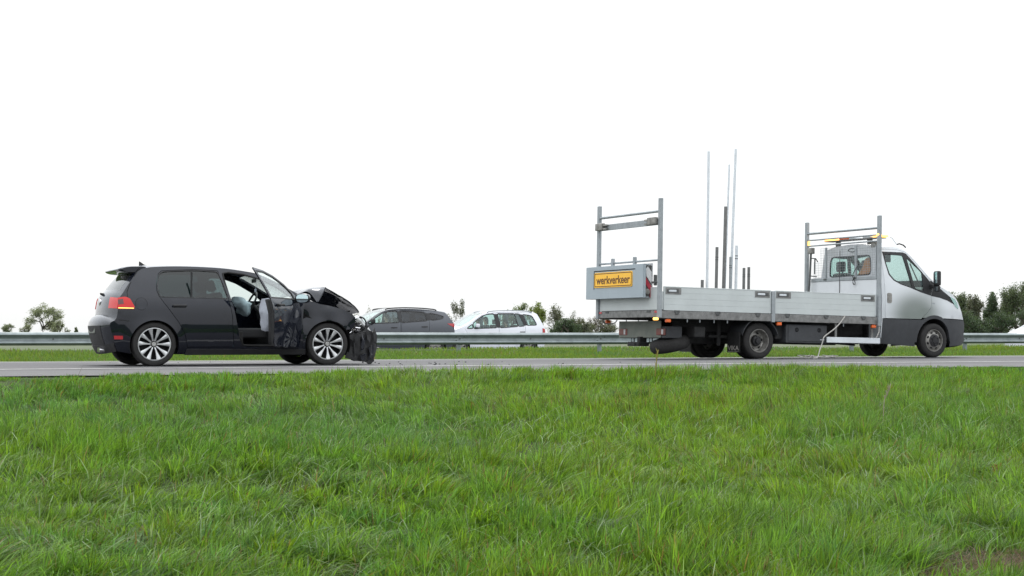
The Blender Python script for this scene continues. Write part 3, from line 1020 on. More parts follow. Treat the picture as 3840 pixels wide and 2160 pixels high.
def alloy_wheel(parent, loc, side, ang=0., emblem=True):
    """side -1: the outer face looks towards -Y"""
    w = empty('wheel', parent, loc)
    w.rotation_euler = (0, ang, 0) if side < 0 else (0, ang, PI)
    put('tyre', tyre_mesh(.317, .236, .225, 'hatch'), w)
    def rim():
        b = B()
        b.lathe([(.238, -.094), (.226, -.101), (.217, -.094), (.214, -.05), (.205, .02), (.205, .1), (.238, .1)], 56)
        b.lathe([(.205, .0), (.03, -.004), (.0001, -.004)], 40)
        return me_of(b, 'rim', M['rim_black'])
    def lip():
        b = B()
        b.lathe([(.2385, -.096), (.2345, -.1035), (.226, -.1045), (.2205, -.098), (.2205, -.090)], 64)
        return me_of(b, 'rim_lip', M['polished'])
    def spoke():
        b = B()
        pr = [(.045, .012), (.09, .011), (.15, .019), (.205, .030), (.226, .035)]
        n = len(pr)
        vs = []
        for r, hw in pr:
            y = -.060 - .038 * ((r - .04) / .18) ** .7
            for dx, yy in ((-hw, y + .006), (-hw * .6, y), (hw * .6, y), (hw, y + .006), (hw * .8, y + .05), (-hw * .8, y + .05)):
                vs.append((dx, yy, r))
        fs = []
        for i in range(n - 1):
            for j in range(6):
                fs.append((i * 6 + j, i * 6 + (j + 1) % 6, (i + 1) * 6 + (j + 1) % 6, (i + 1) * 6 + j))
        fs += [tuple(range(6)), tuple(range(n * 6 - 1, n * 6 - 7, -1))]
        b.add(vs, fs)
        return me_of(b, 'spoke', M['polished'], 25)
    def cap():
        b = B()
        b.lathe([(.034, -.05), (.034, -.075), (.030, -.079), (.0001, -.081)], 32)
        return me_of(b, 'hub_cap', M['steel_rim'])
    put('rim', cached('rim', rim), w)
    put('rim_lip', cached('lip', lip), w)
    for k in range(5):
        for d in (-16.5, 16.5):
            put('spoke', cached('spoke', spoke), w, (0, 0, 0), (0, R(k * 72 + d), 0))
    put('hub_cap', cached('cap', cap), w)
    if emblem:
        b = B()
        b.lathe([(.026, -.079), (.0262, -.0835), (.0225, -.0835), (.0225, -.079)], 32)
        def bar(x0, z0, x1, z1, t=.0022):
            d = Vector((x1 - x0, z1 - z0)).normalized()
            nx, nz = -d.y * t, d.x * t
            b.prism([(x0 - nx, z0 - nz), (x1 - nx, z1 - nz), (x1 + nx, z1 + nz), (x0 + nx, z0 + nz)], -.0835, -.079)
        bar(-.010, .020, 0, .002); bar(.010, .020, 0, .002)
        bar(-.019, .010, -.009, -.016); bar(-.009, -.016, 0, .0); bar(0, .0, .009, -.016); bar(.009, -.016, .019, .010)
        b.build('emblem', M['chrome'], w)
    return w

# ------------------------------------------------------------------ the crashed black hatchback
def black_hatchback():
    T = thing('crashed_hatchback', 'black five-door hatchback with smashed front, folded bonnet and front door hanging open', 'car', (4.935, 24.48, 0.006))
    wz = lerp_tab([(.12, .80), (.25, .855), (.45, .885), (.65, .893), (.85, .880), (.95, .862), (1.02, .832), (1.15, .768), (1.27, .705), (1.38, .640), (1.46, .590)])
    def W(x, z):
        p = 1.
        if x < -.1: p = 1 - .125 * min(1.3, (-.1 - x) / .5) ** 2
        if x > 2.6: p = 1 - .16 * ((x - 2.6) / .85) ** 2
        # crease under the windows and a slightly pulled-out wheel arch
        cr = .006 * math.exp(-((z - .80) / .03) ** 2)
        for cx in (0, 2.578):
            d = math.hypot(x - cx, z - .31)
            cr += .012 * math.exp(-((d - .36) / .035) ** 2)
        return wz(z) * p + cr
    ctrl = [(-.50, .22, .12), (-.545, .34, .14), (-.588, .48, .14), (-.612, .61, .13), (-.548, .660, .11), (-.520, .72, .12), (-.505, .85, .12), (-.485, .97, .11), (-.425, 1.06, .09),
            (-.33, 1.20, .08), (-.20, 1.36, .06), (-.09, 1.412, .05), (.1, 1.435, .04), (.5, 1.446, .035), (1.0, 1.430, .035), (1.35, 1.390, .035), (1.60, 1.335, .03), (1.93, 1.170, .05), (2.25, .985, .07)]
    K = 5
    cv = catmull(ctrl, K)
    bp = M['black_paint']
    # top and end skins
    strip('rear_bumper', cv, 0, 4 * K, W, bp, T)
    strip('diffuser', [(c[0], c[1], c[2]) for c in cv], 0, 1 * K, W, M['black_trim'], T, proud=.012, t0=-.97, t1=.97)
    strip('bumper_reflection', cv, 1 * K, 3 * K - 1, W, M['black_trim'], T, proud=.004, t0=-.64, t1=.64)  # dark reflection and plate recess, put on as an added black strip
    tg = strip('tailgate', cv, 4 * K, 8 * K, W, bp, T)
    strip('tailgate_pillar', cv, 8 * K, 11 * K, W, bp, T, -1, -.80, 4)
    strip('tailgate_pillar', cv, 8 * K, 11 * K, W, bp, T, .80, 1, 4)
    strip('rear_window', cv, 8 * K, 11 * K, W, M['tint_glass'], T, -.80, .80, 12, .006)
    strip('roof', cv, 11 * K, 16 * K, W, bp, T, nt=18)
    strip('windscreen', cv, 16 * K, 18 * K, W, M['glass'], T, -.90, .90, 14, .005)
    for s in (-1, 1):
        strip('windscreen_pillar', cv, 16 * K, 18 * K, W, bp, T, min(s * .9, s), max(s * .9, s), 3, .03)
    top = [(c[0], c[1]) for c in cv]
    archr = arc(0, .312, .348, 202, -22, 22)
    body_out = top + [(2.235, .93), (2.20, .85), (2.185, .70), (2.19, .40), (2.22, .19)] + [(.44, .175)] + archr[::-1] + [(-.42, .20)]
    rear_door = [(1.155, .272), (1.125, .74), (1.078, .98), (1.01, 1.24), (.965, 1.392), (.60, 1.405), (.14, 1.378), (.085, 1.33), (.04, 1.18), (.038, 1.08), (.065, 1.0), (.19, .83), (.345, .62), (.43, .46), (.455, .36), (.47, .272)]
    front_open = [(1.35, .275), (2.08, .275), (2.15, .34), (2.165, .62), (2.15, .88), (2.06, .985), (1.80, 1.165), (1.58, 1.278), (1.34, 1.345), (1.10, 1.372), (1.035, 1.362), (1.04, 1.27), (1.09, 1.06), (1.145, .86), (1.20, .58), (1.24, .38), (1.28, .30)]
    rw = rnd([(1.068, .985), (1.0, 1.24), (.952, 1.372), (.60, 1.386), (.155, 1.360), (.105, 1.32), (.062, 1.17), (.064, 1.07), (.09, 1.0)], .04)
    N = -1
    panel('body_side', body_out, W, -1, bp, T, [rear_door, front_open], .085, .035)
    rd_in = inset(rear_door, .007)
    d = panel('rear_door', rd_in, W, -1, bp, T, [rw], .085, .03)
    panel('window_trim', inset(rw, -.012), W, -1, M['black_trim'], d, [rw], .1, .01, .003)
    panel('rear_door_window', inset(rw, -.004), W, -1, M['tint_glass'], d, [], .1, .004, -.008)
    b = B(); b.box(.52, .545, -.845, -.835, 1.0, 1.36); b.build('window_divider', M['black_trim'], d)
    b = B(); b.box(.25, .455, -.925, -.900, .852, .885, .008); b.box(.27, .30, -.905, -.87, .858, .88); b.box(.41, .44, -.905, -.87, .858, .88)
    b.build('door_handle', M['black_trim'], d)
    # far side in one piece with its windows
    fw1 = rnd([(1.13, .985), (1.14, 1.335), (1.34, 1.335), (1.57, 1.262), (1.85, 1.115), (2.02, .99)], .04)
    fs = panel('far_body_side', body_out, W, 1, bp, T, [rw, fw1], .1, .035)
    panel('side_window', rw, W, 1, M['tint_glass'], fs, [], .12, .004, -.008)
    panel('side_window', fw1, W, 1, M['glass'], fs, [], .12, .004, -.008)
    # jambs behind the door opening
    b = B()
    b.box(1.16, 1.30, -.83, -.74, .24, .50, .02)
    b.tube([(1.30, -.835, .305), (1.24, -.845, .42), (1.19, -.85, .62), (1.14, -.84, .86), (1.085, -.80, 1.05), (1.04, -.71, 1.26), (1.035, -.665, 1.35), (1.12, -.655, 1.365), (1.34, -.675, 1.338), (1.58, -.715, 1.27), (1.8, -.775, 1.16)], .013, 6)
    b.tube([(1.30, -.835, .30), (1.6, -.84, .29), (2.08, -.84, .29)], .013, 6)
    b.build('door_seal', M['rubber'], T)
    sill = panel('sill', [(.44, .16), (2.24, .16), (2.23, .235), (.47, .245)], W, -1, M['black_trim'], T, [], .1, .04, .012)
    # fuel flap, tail lamp, reflectors
    circ = [(-.19 + .082 * math.cos(a), .892 + .085 * math.sin(a)) for a in np.linspace(0, 2 * PI, 28, endpoint=False)]
    panel('fuel_flap', circ, W, -1, bp, T, [], .05, .006, .003)
    ringo = [(-.19 + .087 * math.cos(a), .892 + .09 * math.sin(a)) for a in np.linspace(0, 2 * PI, 28, endpoint=False)]
    panel('fuel_flap_gap', ringo, W, -1, M['dark_hole'], T, [circ], .05, .002, .001)
    seam = [(-.155, 1.415), (-.24, 1.31), (-.33, 1.16), (-.372, 1.06), (-.370, .985), (-.378, .985), (-.382, 1.065), (-.338, 1.165), (-.248, 1.318), (-.165, 1.42)]
    panel('tailgate_gap', seam, W, -1, M['dark_hole'], T, [], .08, .002, .0015)
    bs = [(-.50, .655), (-.36, .64), (-.352, .646), (-.36, .652), (-.5, .667)]
    panel('bumper_gap', bs, W, -1, M['dark_hole'], T, [], .08, .002, .0015)
    for s in (-1, 1):
        lens = [(-.508, .978), (-.42, .992), (-.388, .988), (-.343, .962), (-.286, .852), (-.296, .818), (-.512, .822)]
        tl = panel('tail_lamp', lens, W, s, M['tail_red'], T, [], .04, .02, .010)
        seg = [c for c in cv if .822 <= c[1] <= .975 and c[0] < -.4]
        a0, a1 = (-1.0, -.66) if s < 0 else (.66, 1.0)
        strip('tail_lamp_inner', seg, 0, len(seg) - 1, W, M['tail_red'], tl, a0, a1, 6, .01, .011)
        panel('lens_reflection', [(-.508, .95), (-.44, .965), (-.43, .89), (-.507, .88)], W, s, M['tail_dark'], tl, [], .04, .003, .0115)  # dark reflection in the lamp, coloured in as a deeper red patch
        panel('light_strip', [(-.505, .829), (-.300, .825), (-.298, .833), (-.505, .838)], W, s, M['amber_lit'], tl, [], .05, .003, .0135)
        panel('rear_reflector', [(-.56, .438), (-.44, .436), (-.44, .386), (-.555, .388)], W, s, M['red_lens'], T, [], .04, .006, .004)
    b = B(); b.box(-.738, -.728, -.26, .26, .475, .575, .004); b.build('licence_plate', M['plate_blur'], T)
    b = B(); b.lathe([(.055, -.005), (.055, .01), (.045, .014), (.0001, .014)], 28); b.xf(Matrix.Translation((-.612, 0, .93)) @ Matrix.Rotation(R(90), 4, 'Z')); b.build('rear_badge', M['chrome'], T)
    # spoiler, aerial, rear wiper, exhaust
    pf = catmull([(-.06, 1.436), (-.20, 1.442), (-.33, 1.436), (-.43, 1.412), (-.455, 1.386), (-.41, 1.358), (-.31, 1.342), (-.18, 1.352)], 4, True)
    b = B()
    n = len(pf)
    for t in (-.60, -.57, -.5, -.2, .2, .5, .57, .60):
        k = .82 if abs(t) == .60 else (.95 if abs(t) == .57 else 1.)
        for x, z in pf:
            b.v.append((-.22 + (x + .22) * k, t, 1.392 + (z - 1.392) * k))
    for i in range(7):
        for j in range(n):
            b.f.append((i * n + j, i * n + (j + 1) % n, (i + 1) * n + (j + 1) % n, (i + 1) * n + j))
    b.f += [tuple(range(n)), tuple(range(8 * n - 1, 7 * n - 1, -1))]
    b.build('spoiler', bp, T)
    b = B(); b.add([(-.055, -.012, 1.455), (-.055, .012, 1.455), (.085, .012, 1.470), (.085, -.012, 1.470), (-.055, -.004, 1.535), (-.055, .004, 1.535), (-.03, 0, 1.525), (.02, -.004, 1.488), (.02, .004, 1.488)],
                   [(0, 1, 2, 3), (0, 3, 7, 6, 4), (1, 5, 6, 8, 2), (0, 4, 5, 1), (2, 8, 7, 3), (4, 6, 5), (6, 7, 8)])
    b.build('aerial', M['black_trim'], T)
    b = B(); b.tube([(-.565, 0, 1.035), (-.60, 0, 1.045), (-.585, .12, 1.055), (-.555, .34, 1.068)], [.022, .018, .011, .007], 8); b.build('rear_wiper', M['black_trim'], T)
    b = B(); b.tube([(-.45, -.38, .235), (-.69, -.38, .235)], .038, 14); b.tube([(-.45, -.28, .235), (-.69, -.28, .235)], .038, 14); b.build('exhaust_pipe', M['chrome'], T)
    # underbody and inner wheel housings
    b = B()
    b.box(.36, 2.2, -.80, .80, .17, .27); b.box(-.55, .36, -.55, .55, .20, .45); b.box(2.2, 3.0, -.52, .52, .17, .42)
    b.box(-.36, .36, -.62, -.60, .25, .72); b.box(-.36, .36, .60, .62, .25, .72); b.box(2.22, 2.95, -.62, -.60, .25, .78); b.box(2.22, 2.95, .60, .62, .25, .72)
    b.tube([(-.0, -.7, .30), (0, .7, .30)], .035); b.tube([(2.578, -.7, .30), (2.578, .7, .30)], .035)
    b.build('underbody', M['chassis'], T)
    for cx in (0, 2.578):
        for s in (-1, 1):
            b = B(); vs = []; fs = []
            aa = arc(cx, .312, .352, 200, -20, 18)
            for x, z in aa: vs += [(x, s * .62, z), (x, s * .875, z)]
            for i in range(18): fs.append((2 * i, 2 * i + 1, 2 * i + 3, 2 * i + 2))
            b.add(vs, fs); b.build('wheel_housing', M['black_trim'], T, fix=False)
    for x, s, a in ((0, -1, R(2)), (0, 1, .3), (2.578, -1, R(17)), (2.578, 1, .9)):
        alloy_wheel(T, (x, s * .765, .317), s, a, emblem=(s < 0))
    # cabin
    b = B(); b.box(.1, 2.2, -.74, .74, .26, .31); b.box(.1, .16, -.72, .72, .3, .95); b.box(-.42, .12, -.60, .60, .70, .74)
    b.build('cabin_floor', M['seat'], T)
    b = B()
    b.prism([(1.93, .70), (1.90, .90), (1.98, .955), (2.30, .955), (2.30, .35), (2.12, .45), (2.05, .62)], -.73, .73)
    b.build('dashboard', M['black_trim'], T)
    b = B(); b.box(1.35, 2.1, -.11, .11, .30, .52, .03); b.build('centre_console', M['black_trim'], T)
    for y in (-.37, .37):
        s = B(); s.box(1.20, 1.72, y - .25, y + .25, .40, .55, .05)
        s.build('seat_cushion', M['seat'], T)
        s = B(); s.box(-.07, .07, y - .245, y + .245, 0, .60, .05)
        s.xf(Matrix.Translation((1.17, 0, .50)) @ Matrix.Rotation(R(-20), 4, 'Y')); s.build('seat_back', M['seat'], T)
        s = B(); s.box(-.045, .045, y - .13, y + .13, .63, .80, .04); s.tube([(0, y - .05, .58), (0, y - .05, .66)], .007); s.tube([(0, y + .05, .58), (0, y + .05, .66)], .007)
        s.xf(Matrix.Translation((1.17, 0, .50)) @ Matrix.Rotation(R(-20), 4, 'Y')); s.build('headrest', M['seat'], T)
    s = B(); s.box(.25, .72, -.64, .64, .42, .56, .05); s.build('rear_seat', M['seat'], T)
    s = B(); s.box(-.06, .06, -.62, .62, 0, .52, .05); s.xf(Matrix.Translation((.22, 0, .52)) @ Matrix.Rotation(R(-22), 4, 'Y')); s.build('rear_seat_back', M['seat'], T)
    s = B()
    ring = [(0, .185 * math.cos(a), .185 * math.sin(a)) for a in np.linspace(0, 2 * PI, 29)]
    s.tube(ring, .016, 8, False)
    s.tube([(0, -.17, 0), (.02, 0, -.01), (0, .17, 0)], .02, 8); s.tube([(.02, 0, 0), (0, 0, -.17)], .02, 8)
    s.tube([(.02, 0, 0), (.25, 0, -.10)], .03, 8)
    s.xf(Matrix.Translation((1.735, .37, .93)) @ Matrix.Rotation(R(24), 4, 'Y')); s.build('steering_wheel', M['black_trim'], T)
    sheet('driver_airbag', [[(1.40, .28, 1.00), (1.50, .22, 1.01), (1.62, .22, .97), (1.72, .28, .93)],
                            [(1.41, .17, .93), (1.51, .10, .93), (1.62, .12, .90), (1.70, .2, .87)],
                            [(1.45, .18, .86), (1.53, .12, .84), (1.62, .14, .80), (1.68, .22, .80)],
                            [(1.49, .25, .79), (1.55, .2, .76), (1.62, .22, .74), (1.66, .28, .75)]], M['airbag'], T, .01, crumple(3, .035, 6))
    sheet('curtain_airbag', [[(1.62, -.66, .97), (1.68, -.70, .98), (1.74, -.70, .97)], [(1.585, -.70, .84), (1.65, -.745, .84), (1.73, -.74, .84)],
                             [(1.580, -.72, .68), (1.65, -.765, .68), (1.72, -.76, .68)], [(1.605, -.72, .52), (1.65, -.76, .50), (1.71, -.75, .50)]], M['airbag_white'], T, .01, crumple(5, .018, 7))
    s = B(); s.box(1.70, 1.72, .0, .22, 1.245, 1.305, .008); s.tube([(1.71, .11, 1.30), (1.74, .11, 1.335)], .01)
    s.build('rear_view_mirror', M['black_trim'], T)
    s = B(); s.tube([(1.725, .06, 1.25), (1.735, .06, 1.19), (1.72, .06, 1.15)], .0035, 5); s.box(1.705, 1.735, .05, .07, 1.10, 1.15, .004); s.build('hanging_charm', M['airbag_white'], T)
    # ---- open front door, hinged at its front edge
    H = Vector((2.165, -.862, 0))
    X = Matrix.Translation(H) @ Matrix.Rotation(R(49.5), 4, 'Z') @ Matrix.Translation(-H)
    def dent(p):
        k = max(0, min(1, (p.x - 1.70) / .35)) * max(0, min(1, (1.02 - p.z) / .1))
        q = noise.noise_vector(Vector((p.x * 6.5, 1.7, p.z * 6.5)))
        p = p.copy(); p.y += k * (q.y * .055 + .012); p.x += k * q.x * .012
        k2 = max(0, min(1, (.98 - p.z) / .06))
        p.y += k2 * .004 * noise.noise(Vector((p.x * 3, 0, p.z * 3)))
        return p
    dout = [(2.155, .30), (2.16, .72), (2.115, .915), (2.055, 1.005), (1.80, 1.195), (1.55, 1.312), (1.30, 1.378), (1.02, 1.412), (1.035, 1.34), (1.075, 1.16), (1.12, .975), (1.165, .76), (1.180, .52), (1.205, .34), (1.245, .285), (2.09, .272)]
    dwin = [(1.155, .985), (1.112, 1.16), (1.07, 1.36), (1.30, 1.350), (1.54, 1.284), (1.785, 1.168), (1.925, 1.065), (1.955, .975)]
    door = panel('front_door', dout, W, -1, bp, T, [dwin], .06, .022, .0, X, 30, dent)
    door['label'] = 'dented near front door swung open'
    panel('door_window', inset(dwin, -.006), W, -1, M['glass'], door, [], .1, .004, -.010, X)
    panel('window_trim', inset(dwin, -.012), W, -1, M['black_trim'], door, [inset(dwin, .008)], .1, .008, .002, X)
    lin = [(2.13, .32), (2.13, .72), (2.09, .90), (2.02, .955), (1.14, .960), (1.185, .76), (1.20, .52), (1.23, .34), (1.27, .31)]
    panel('door_inner_trim', lin, W, -1, M['black_trim'], door, [], .12, .05, -.055, X)
    rim_ = B(); rim_.tube([X @ Vector((x, -(W(x, z) - .03), z)) for x, z in [(1.25, .30), (1.20, .45), (1.19, .6), (1.175, .76), (1.13, .95)]], .028, 8)
    rim_.build('door_edge', M['black_trim'], door)
    s = B(); s.box(1.27, 1.47, -.925, -.900, .865, .895, .008); s.box(1.29, 1.32, -.905, -.87, .868, .89); s.xf(X); s.build('door_handle', M['black_trim'], door)
    mh = B()
    ell = []
    for i, (xx, k) in enumerate(((1.935, .90), (1.95, 1.0), (2.0, .98), (2.05, .78), (2.085, .45))):
        ell.append([(xx, -.975 + .115 * k * (abs(math.cos(a)) ** .75) * (1 if math.cos(a) > 0 else -1), .985 + .072 * k * (abs(math.sin(a)) ** .75) * (1 if math.sin(a) > 0 else -1)) for a in np.linspace(0, 2 * PI, 24, endpoint=False)])
    vs = [v for r_ in ell for v in r_]
    fs = [(i * 24 + j, i * 24 + (j + 1) % 24, (i + 1) * 24 + (j + 1) % 24, (i + 1) * 24 + j) for i in range(4) for j in range(24)] + [tuple(range(96, 120))]
    mh.add(vs, fs); mh.box(1.97, 2.04, -.90, -.82, .925, .965, .01); mh.xf(X)
    mir = mh.build('door_mirror', bp, door)
    g_ = B(); g_.add([(1.942, -.975 + .095 * (abs(math.cos(a)) ** .75) * (1 if math.cos(a) > 0 else -1), .985 + .060 * (abs(math.sin(a)) ** .75) * (1 if math.sin(a) > 0 else -1)) for a in np.linspace(0, 2 * PI, 24, endpoint=False)], [tuple(range(24))])
    g_.xf(X)
    m2 = g_.build('mirror_glass', M['mirror'], T, None); m2.parent = door
    # ---- front wings
    wing = [(2.195, .24), (2.185, .42), (2.19, .62), (2.168, .80), (2.125, .93), (2.10, 1.00), (2.20, .985), (2.33, .950), (2.45, .905), (2.60, .882), (2.70, .858), (2.84, .818), (2.95, .776), (3.008, .718), (3.012, .64), (3.0, .575), (2.955, .535)] + arc(2.578, .312, .352, 37, 196, 20)
    hole = [(2.18, .79), (2.225, .775), (2.33, .69), (2.245, .71), (2.19, .685)]
    def bent(p):
        k = max(0, min(1, (p.x - 2.15) / .3))
        q = noise.noise_vector(Vector((p.x * 4.2 + 2, 0, p.z * 4.2)))
        p = p.copy(); p.y += q.y * .03 * k + .035 * max(0, (p.x - 2.8)) ; p.z += q.z * .010 * k
        k2 = math.exp(-(((p.x - 2.22) / .10) ** 2 + ((p.z - .72) / .12) ** 2))
        p.y += .035 * k2
        return p
    fw = panel('front_wing', wing, W, -1, bp, T, [hole], .05, .012, 0, None, 30, bent)
    fw['label'] = 'buckled near front wing'
    wing2 = [(2.195, .24), (2.185, .62), (2.16, .93), (2.20, 1.0), (2.45, .95), (2.70, .87), (2.95, .79), (3.10, .70), (3.08, .5), (2.955, .50)] + arc(2.578, .312, .352, 32, 196, 18)
    panel('front_wing', wing2, W, 1, bp, T, [], .09, .012, 0, None, 30, crumple(2, .012, 4))
    # ---- folded bonnet
    hood = sheet('bonnet', [[(2.475, -.64, .945), (2.55, -.60, 1.05), (2.635, -.545, 1.168)],
                            [(2.40, -.40, 1.10), (2.46, -.37, 1.15), (2.625, -.32, 1.178)],
                            [(2.34, .02, 1.07), (2.44, .05, 1.13), (2.61, .08, 1.170)],
                            [(2.27, .34, 1.06), (2.38, .36, 1.13), (2.56, .36, 1.160)],
                            [(2.25, .64, 1.02), (2.34, .64, 1.12), (2.47, .62, 1.138)]], bp, T, .012, crumple(7, .010, 5), 5, 40)
    hood['label'] = 'bonnet folded up into a ridge'
    sheet('bonnet_front_half', [[(2.635, -.545, 1.168), (2.80, -.56, 1.085), (2.99, -.56, .978), (3.12, -.54, .875), (3.195, -.50, .800)],
                                [(2.628, -.3, 1.178), (2.80, -.3, 1.095), (3.00, -.3, .975), (3.15, -.28, .865), (3.235, -.26, .795)],
                                [(2.61, .08, 1.170), (2.80, .08, 1.08), (3.02, .08, .955), (3.17, .1, .855), (3.255, .1, .785)],
                                [(2.55, .40, 1.155), (2.76, .40, 1.05), (3.00, .42, .93), (3.13, .4, .84), (3.22, .4, .775)],
                                [(2.47, .62, 1.138), (2.72, .62, 1.03), (2.95, .62, .91), (3.08, .6, .82), (3.16, .56, .765)]], M['black_paint'], hood, .018, crumple(9, .008, 5), 4, 40)
    s = B(); s.tube([(2.637, -.558, 1.166), (2.56, -.61, 1.05), (2.49, -.648, .945)], [.010, .013, .011], 8); s.build('folded_edge', bp, hood)
    # ---- engine bay
    rd = random.Random(5)
    s = B(); s.box(2.25, 2.98, -.56, .56, .40, .70)
    for i in range(46):
        x, y, z = rd.uniform(2.3, 3.0), rd.uniform(-.56, .5), rd.uniform(.68, .86) - .05
        a, c_, e_ = rd.uniform(.03, .1), rd.uniform(.03, .1), rd.uniform(.02, .07)
        s.box(x - a, x + a, y - c_, y + c_, z - e_, z + e_, .008)
    for i in range(14):
        p0 = Vector((rd.uniform(2.4, 3.05), rd.uniform(-.6, .3), rd.uniform(.6, .84)))
        s.tube(catmull([p0, p0 + Vector((rd.uniform(-.1, .15), rd.uniform(-.1, .1), .06)), p0 + Vector((rd.uniform(-.1, .3), rd.uniform(-.1, .1), rd.uniform(-.12, .03)))], 4), .011, 6)
    s.build('engine', M['engine'], T)
    # ---- smashed headlamp
    hl = B()
    hl.lathe([(.085, -.03), (.078, 0), (.055, .045), (.02, .06), (.0001, .062)], 24)
    hl.xf(Matrix.Translation((3.10, -.66, .655)) @ Matrix.Rotation(R(50), 4, 'Z') @ Matrix.Diagonal((1.2, 1, .75, 1)))
    lamp = hl.build('headlamp', M['chrome'], T)
    lamp['label'] = 'smashed near headlamp'
    sheet('reflector', [[(3.03, -.66, .73), (3.10, -.68, .735), (3.18, -.66, .71), (3.225, -.62, .66)], [(3.04, -.70, .69), (3.10, -.72, .69), (3.17, -.70, .66), (3.215, -.66, .62)], [(3.05, -.70, .64), (3.10, -.71, .63), (3.16, -.69, .61), (3.20, -.66, .58)]], M['polished'], lamp, .004, crumple(11, .022, 9), 4, 20)
    for i in range(13):
        x, z = rd.uniform(3.02, 3.22), rd.uniform(.47, .66)
        p0 = Vector((x, -.66 + rd.uniform(-.05, .05), z))
        k = B(); k.tube(catmull([p0, p0 + Vector((rd.uniform(-.05, .05), -.03, rd.uniform(-.05, .06))), p0 + Vector((rd.uniform(-.08, .08), 0, rd.uniform(-.1, .04)))], 4), rd.uniform(.006, .014), 6)
        k.build('bracket', M['chrome'] if i % 3 == 0 else (M['steel_rim'] if i % 3 == 1 else M['engine']), lamp)
    k = B(); k.tube(catmull([(3.13, -.70, .725), (3.20, -.69, .70), (3.245, -.66, .64), (3.255, -.62, .56), (3.25, -.6, .50)], 4), [.012] * 17, 6); k.build('lamp_rim', M['black_trim'], lamp)
    # ---- wrecked front: crash beam, torn bumper skin and liner
    def torn(p):
        return crumple(23, .05, 3.1)(crumple(21, .018, 8)(p))
    k = B()
    k.box(3.0, 3.16, -.52, .55, .28, .66, .02)
    k.box(3.12, 3.20, -.60, .62, .40, .52, .02)
    for i in range(26):
        x, y, z = rd.uniform(3.0, 3.3), rd.uniform(-.62, -.2), rd.uniform(.14, .66)
        a = rd.uniform(.02, .07)
        k.box(x - a, x + a, y - a, y + a, z - a * .7, z + a * .7, .006)
    k.build('radiator_support', M['engine'], T)
    bump = [(3.02, .47), (3.10, .46), (3.20, .50), (3.235, .55), (3.245, .60), (3.27, .535), (3.315, .50), (3.36, .470), (3.395, .505), (3.415, .54), (3.43, .50), (3.462, .43), (3.458, .35), (3.465, .27), (3.43, .20), (3.40, .165), (3.375, .12), (3.385, .06), (3.36, .045), (3.345, .015), (3.30, .012), (3.24, .030), (3.10, .058), (2.96, .078), (2.90, .085), (2.92, .16), (2.955, .26), (2.985, .38)]
    Wb = lambda x, z: .74 - .55 * max(0, x - 3.12) - .10 * max(0, .35 - z)
    bs_ = panel('front_bumper', bump, Wb, -1, M['black_trim'], T, [], .035, .012, 0, None, 25, torn)
    bs_['label'] = 'torn black front bumper hanging to the road'
    sheet('bumper_skin', [[(3.30, -.60, .52), (3.34, -.58, .36), (3.30, -.58, .22), (3.22, -.56, .06)], [(3.40, -.30, .56), (3.46, -.3, .40), (3.42, -.28, .24), (3.34, -.28, .03)],
                          [(3.42, .1, .52), (3.50, .1, .40), (3.45, .1, .22), (3.36, .1, .06)], [(3.36, .55, .5), (3.40, .55, .38), (3.36, .55, .24), (3.28, .5, .10)]], bp, bs_, .010, torn, 6, 25)
    shards = [[(3.04, .44), (3.10, .46), (3.12, .30), (3.09, .14), (3.02, .12), (3.03, .3)], [(3.16, .46), (3.22, .40), (3.20, .24), (3.13, .20), (3.15, .33)], [(3.24, .50), (3.27, .52), (3.33, .44), (3.30, .33), (3.25, .38)],
              [(3.30, .26), (3.38, .30), (3.40, .20), (3.34, .10), (3.28, .06), (3.31, .16)], [(3.36, .46), (3.41, .52), (3.44, .44), (3.43, .30), (3.39, .34)], [(3.12, .14), (3.24, .17), (3.22, .06), (3.14, .07)]]
    for i, pts in enumerate(shards):
        panel('torn_piece', pts, lambda x_, z_, o=.014 + .006 * i, q=(-1) ** i: Wb(x_, z_) + o + q * .18 * (x_ - pts[0][0]), -1, bp if i % 2 else M['black_trim'], bs_, [], .03, .005, 0, None, 20, crumple(30 + i, .014, 9))
    for p0, p1 in (((3.05, -.80, .47), (3.20, -.78, .50)), ((3.33, -.66, .30), (3.30, -.72, .10)), ((3.0, -.82, .33), (3.02, -.82, .12)), ((3.24, -.62, .53), (3.30, -.60, .60)), ((3.27, -.62, .545), (3.335, -.6, .615)), ((3.37, -.5, .27), (3.34, -.56, .15)), ((3.45, -.45, .26), (3.53, -.45, .255))):
        k = B(); k.tube([p0, p1], .008, 6); k.build('bracket', M['black_trim'] if p0[2] > .28 else M['steel_rim'], bs_)
    return T
black_hatchback()

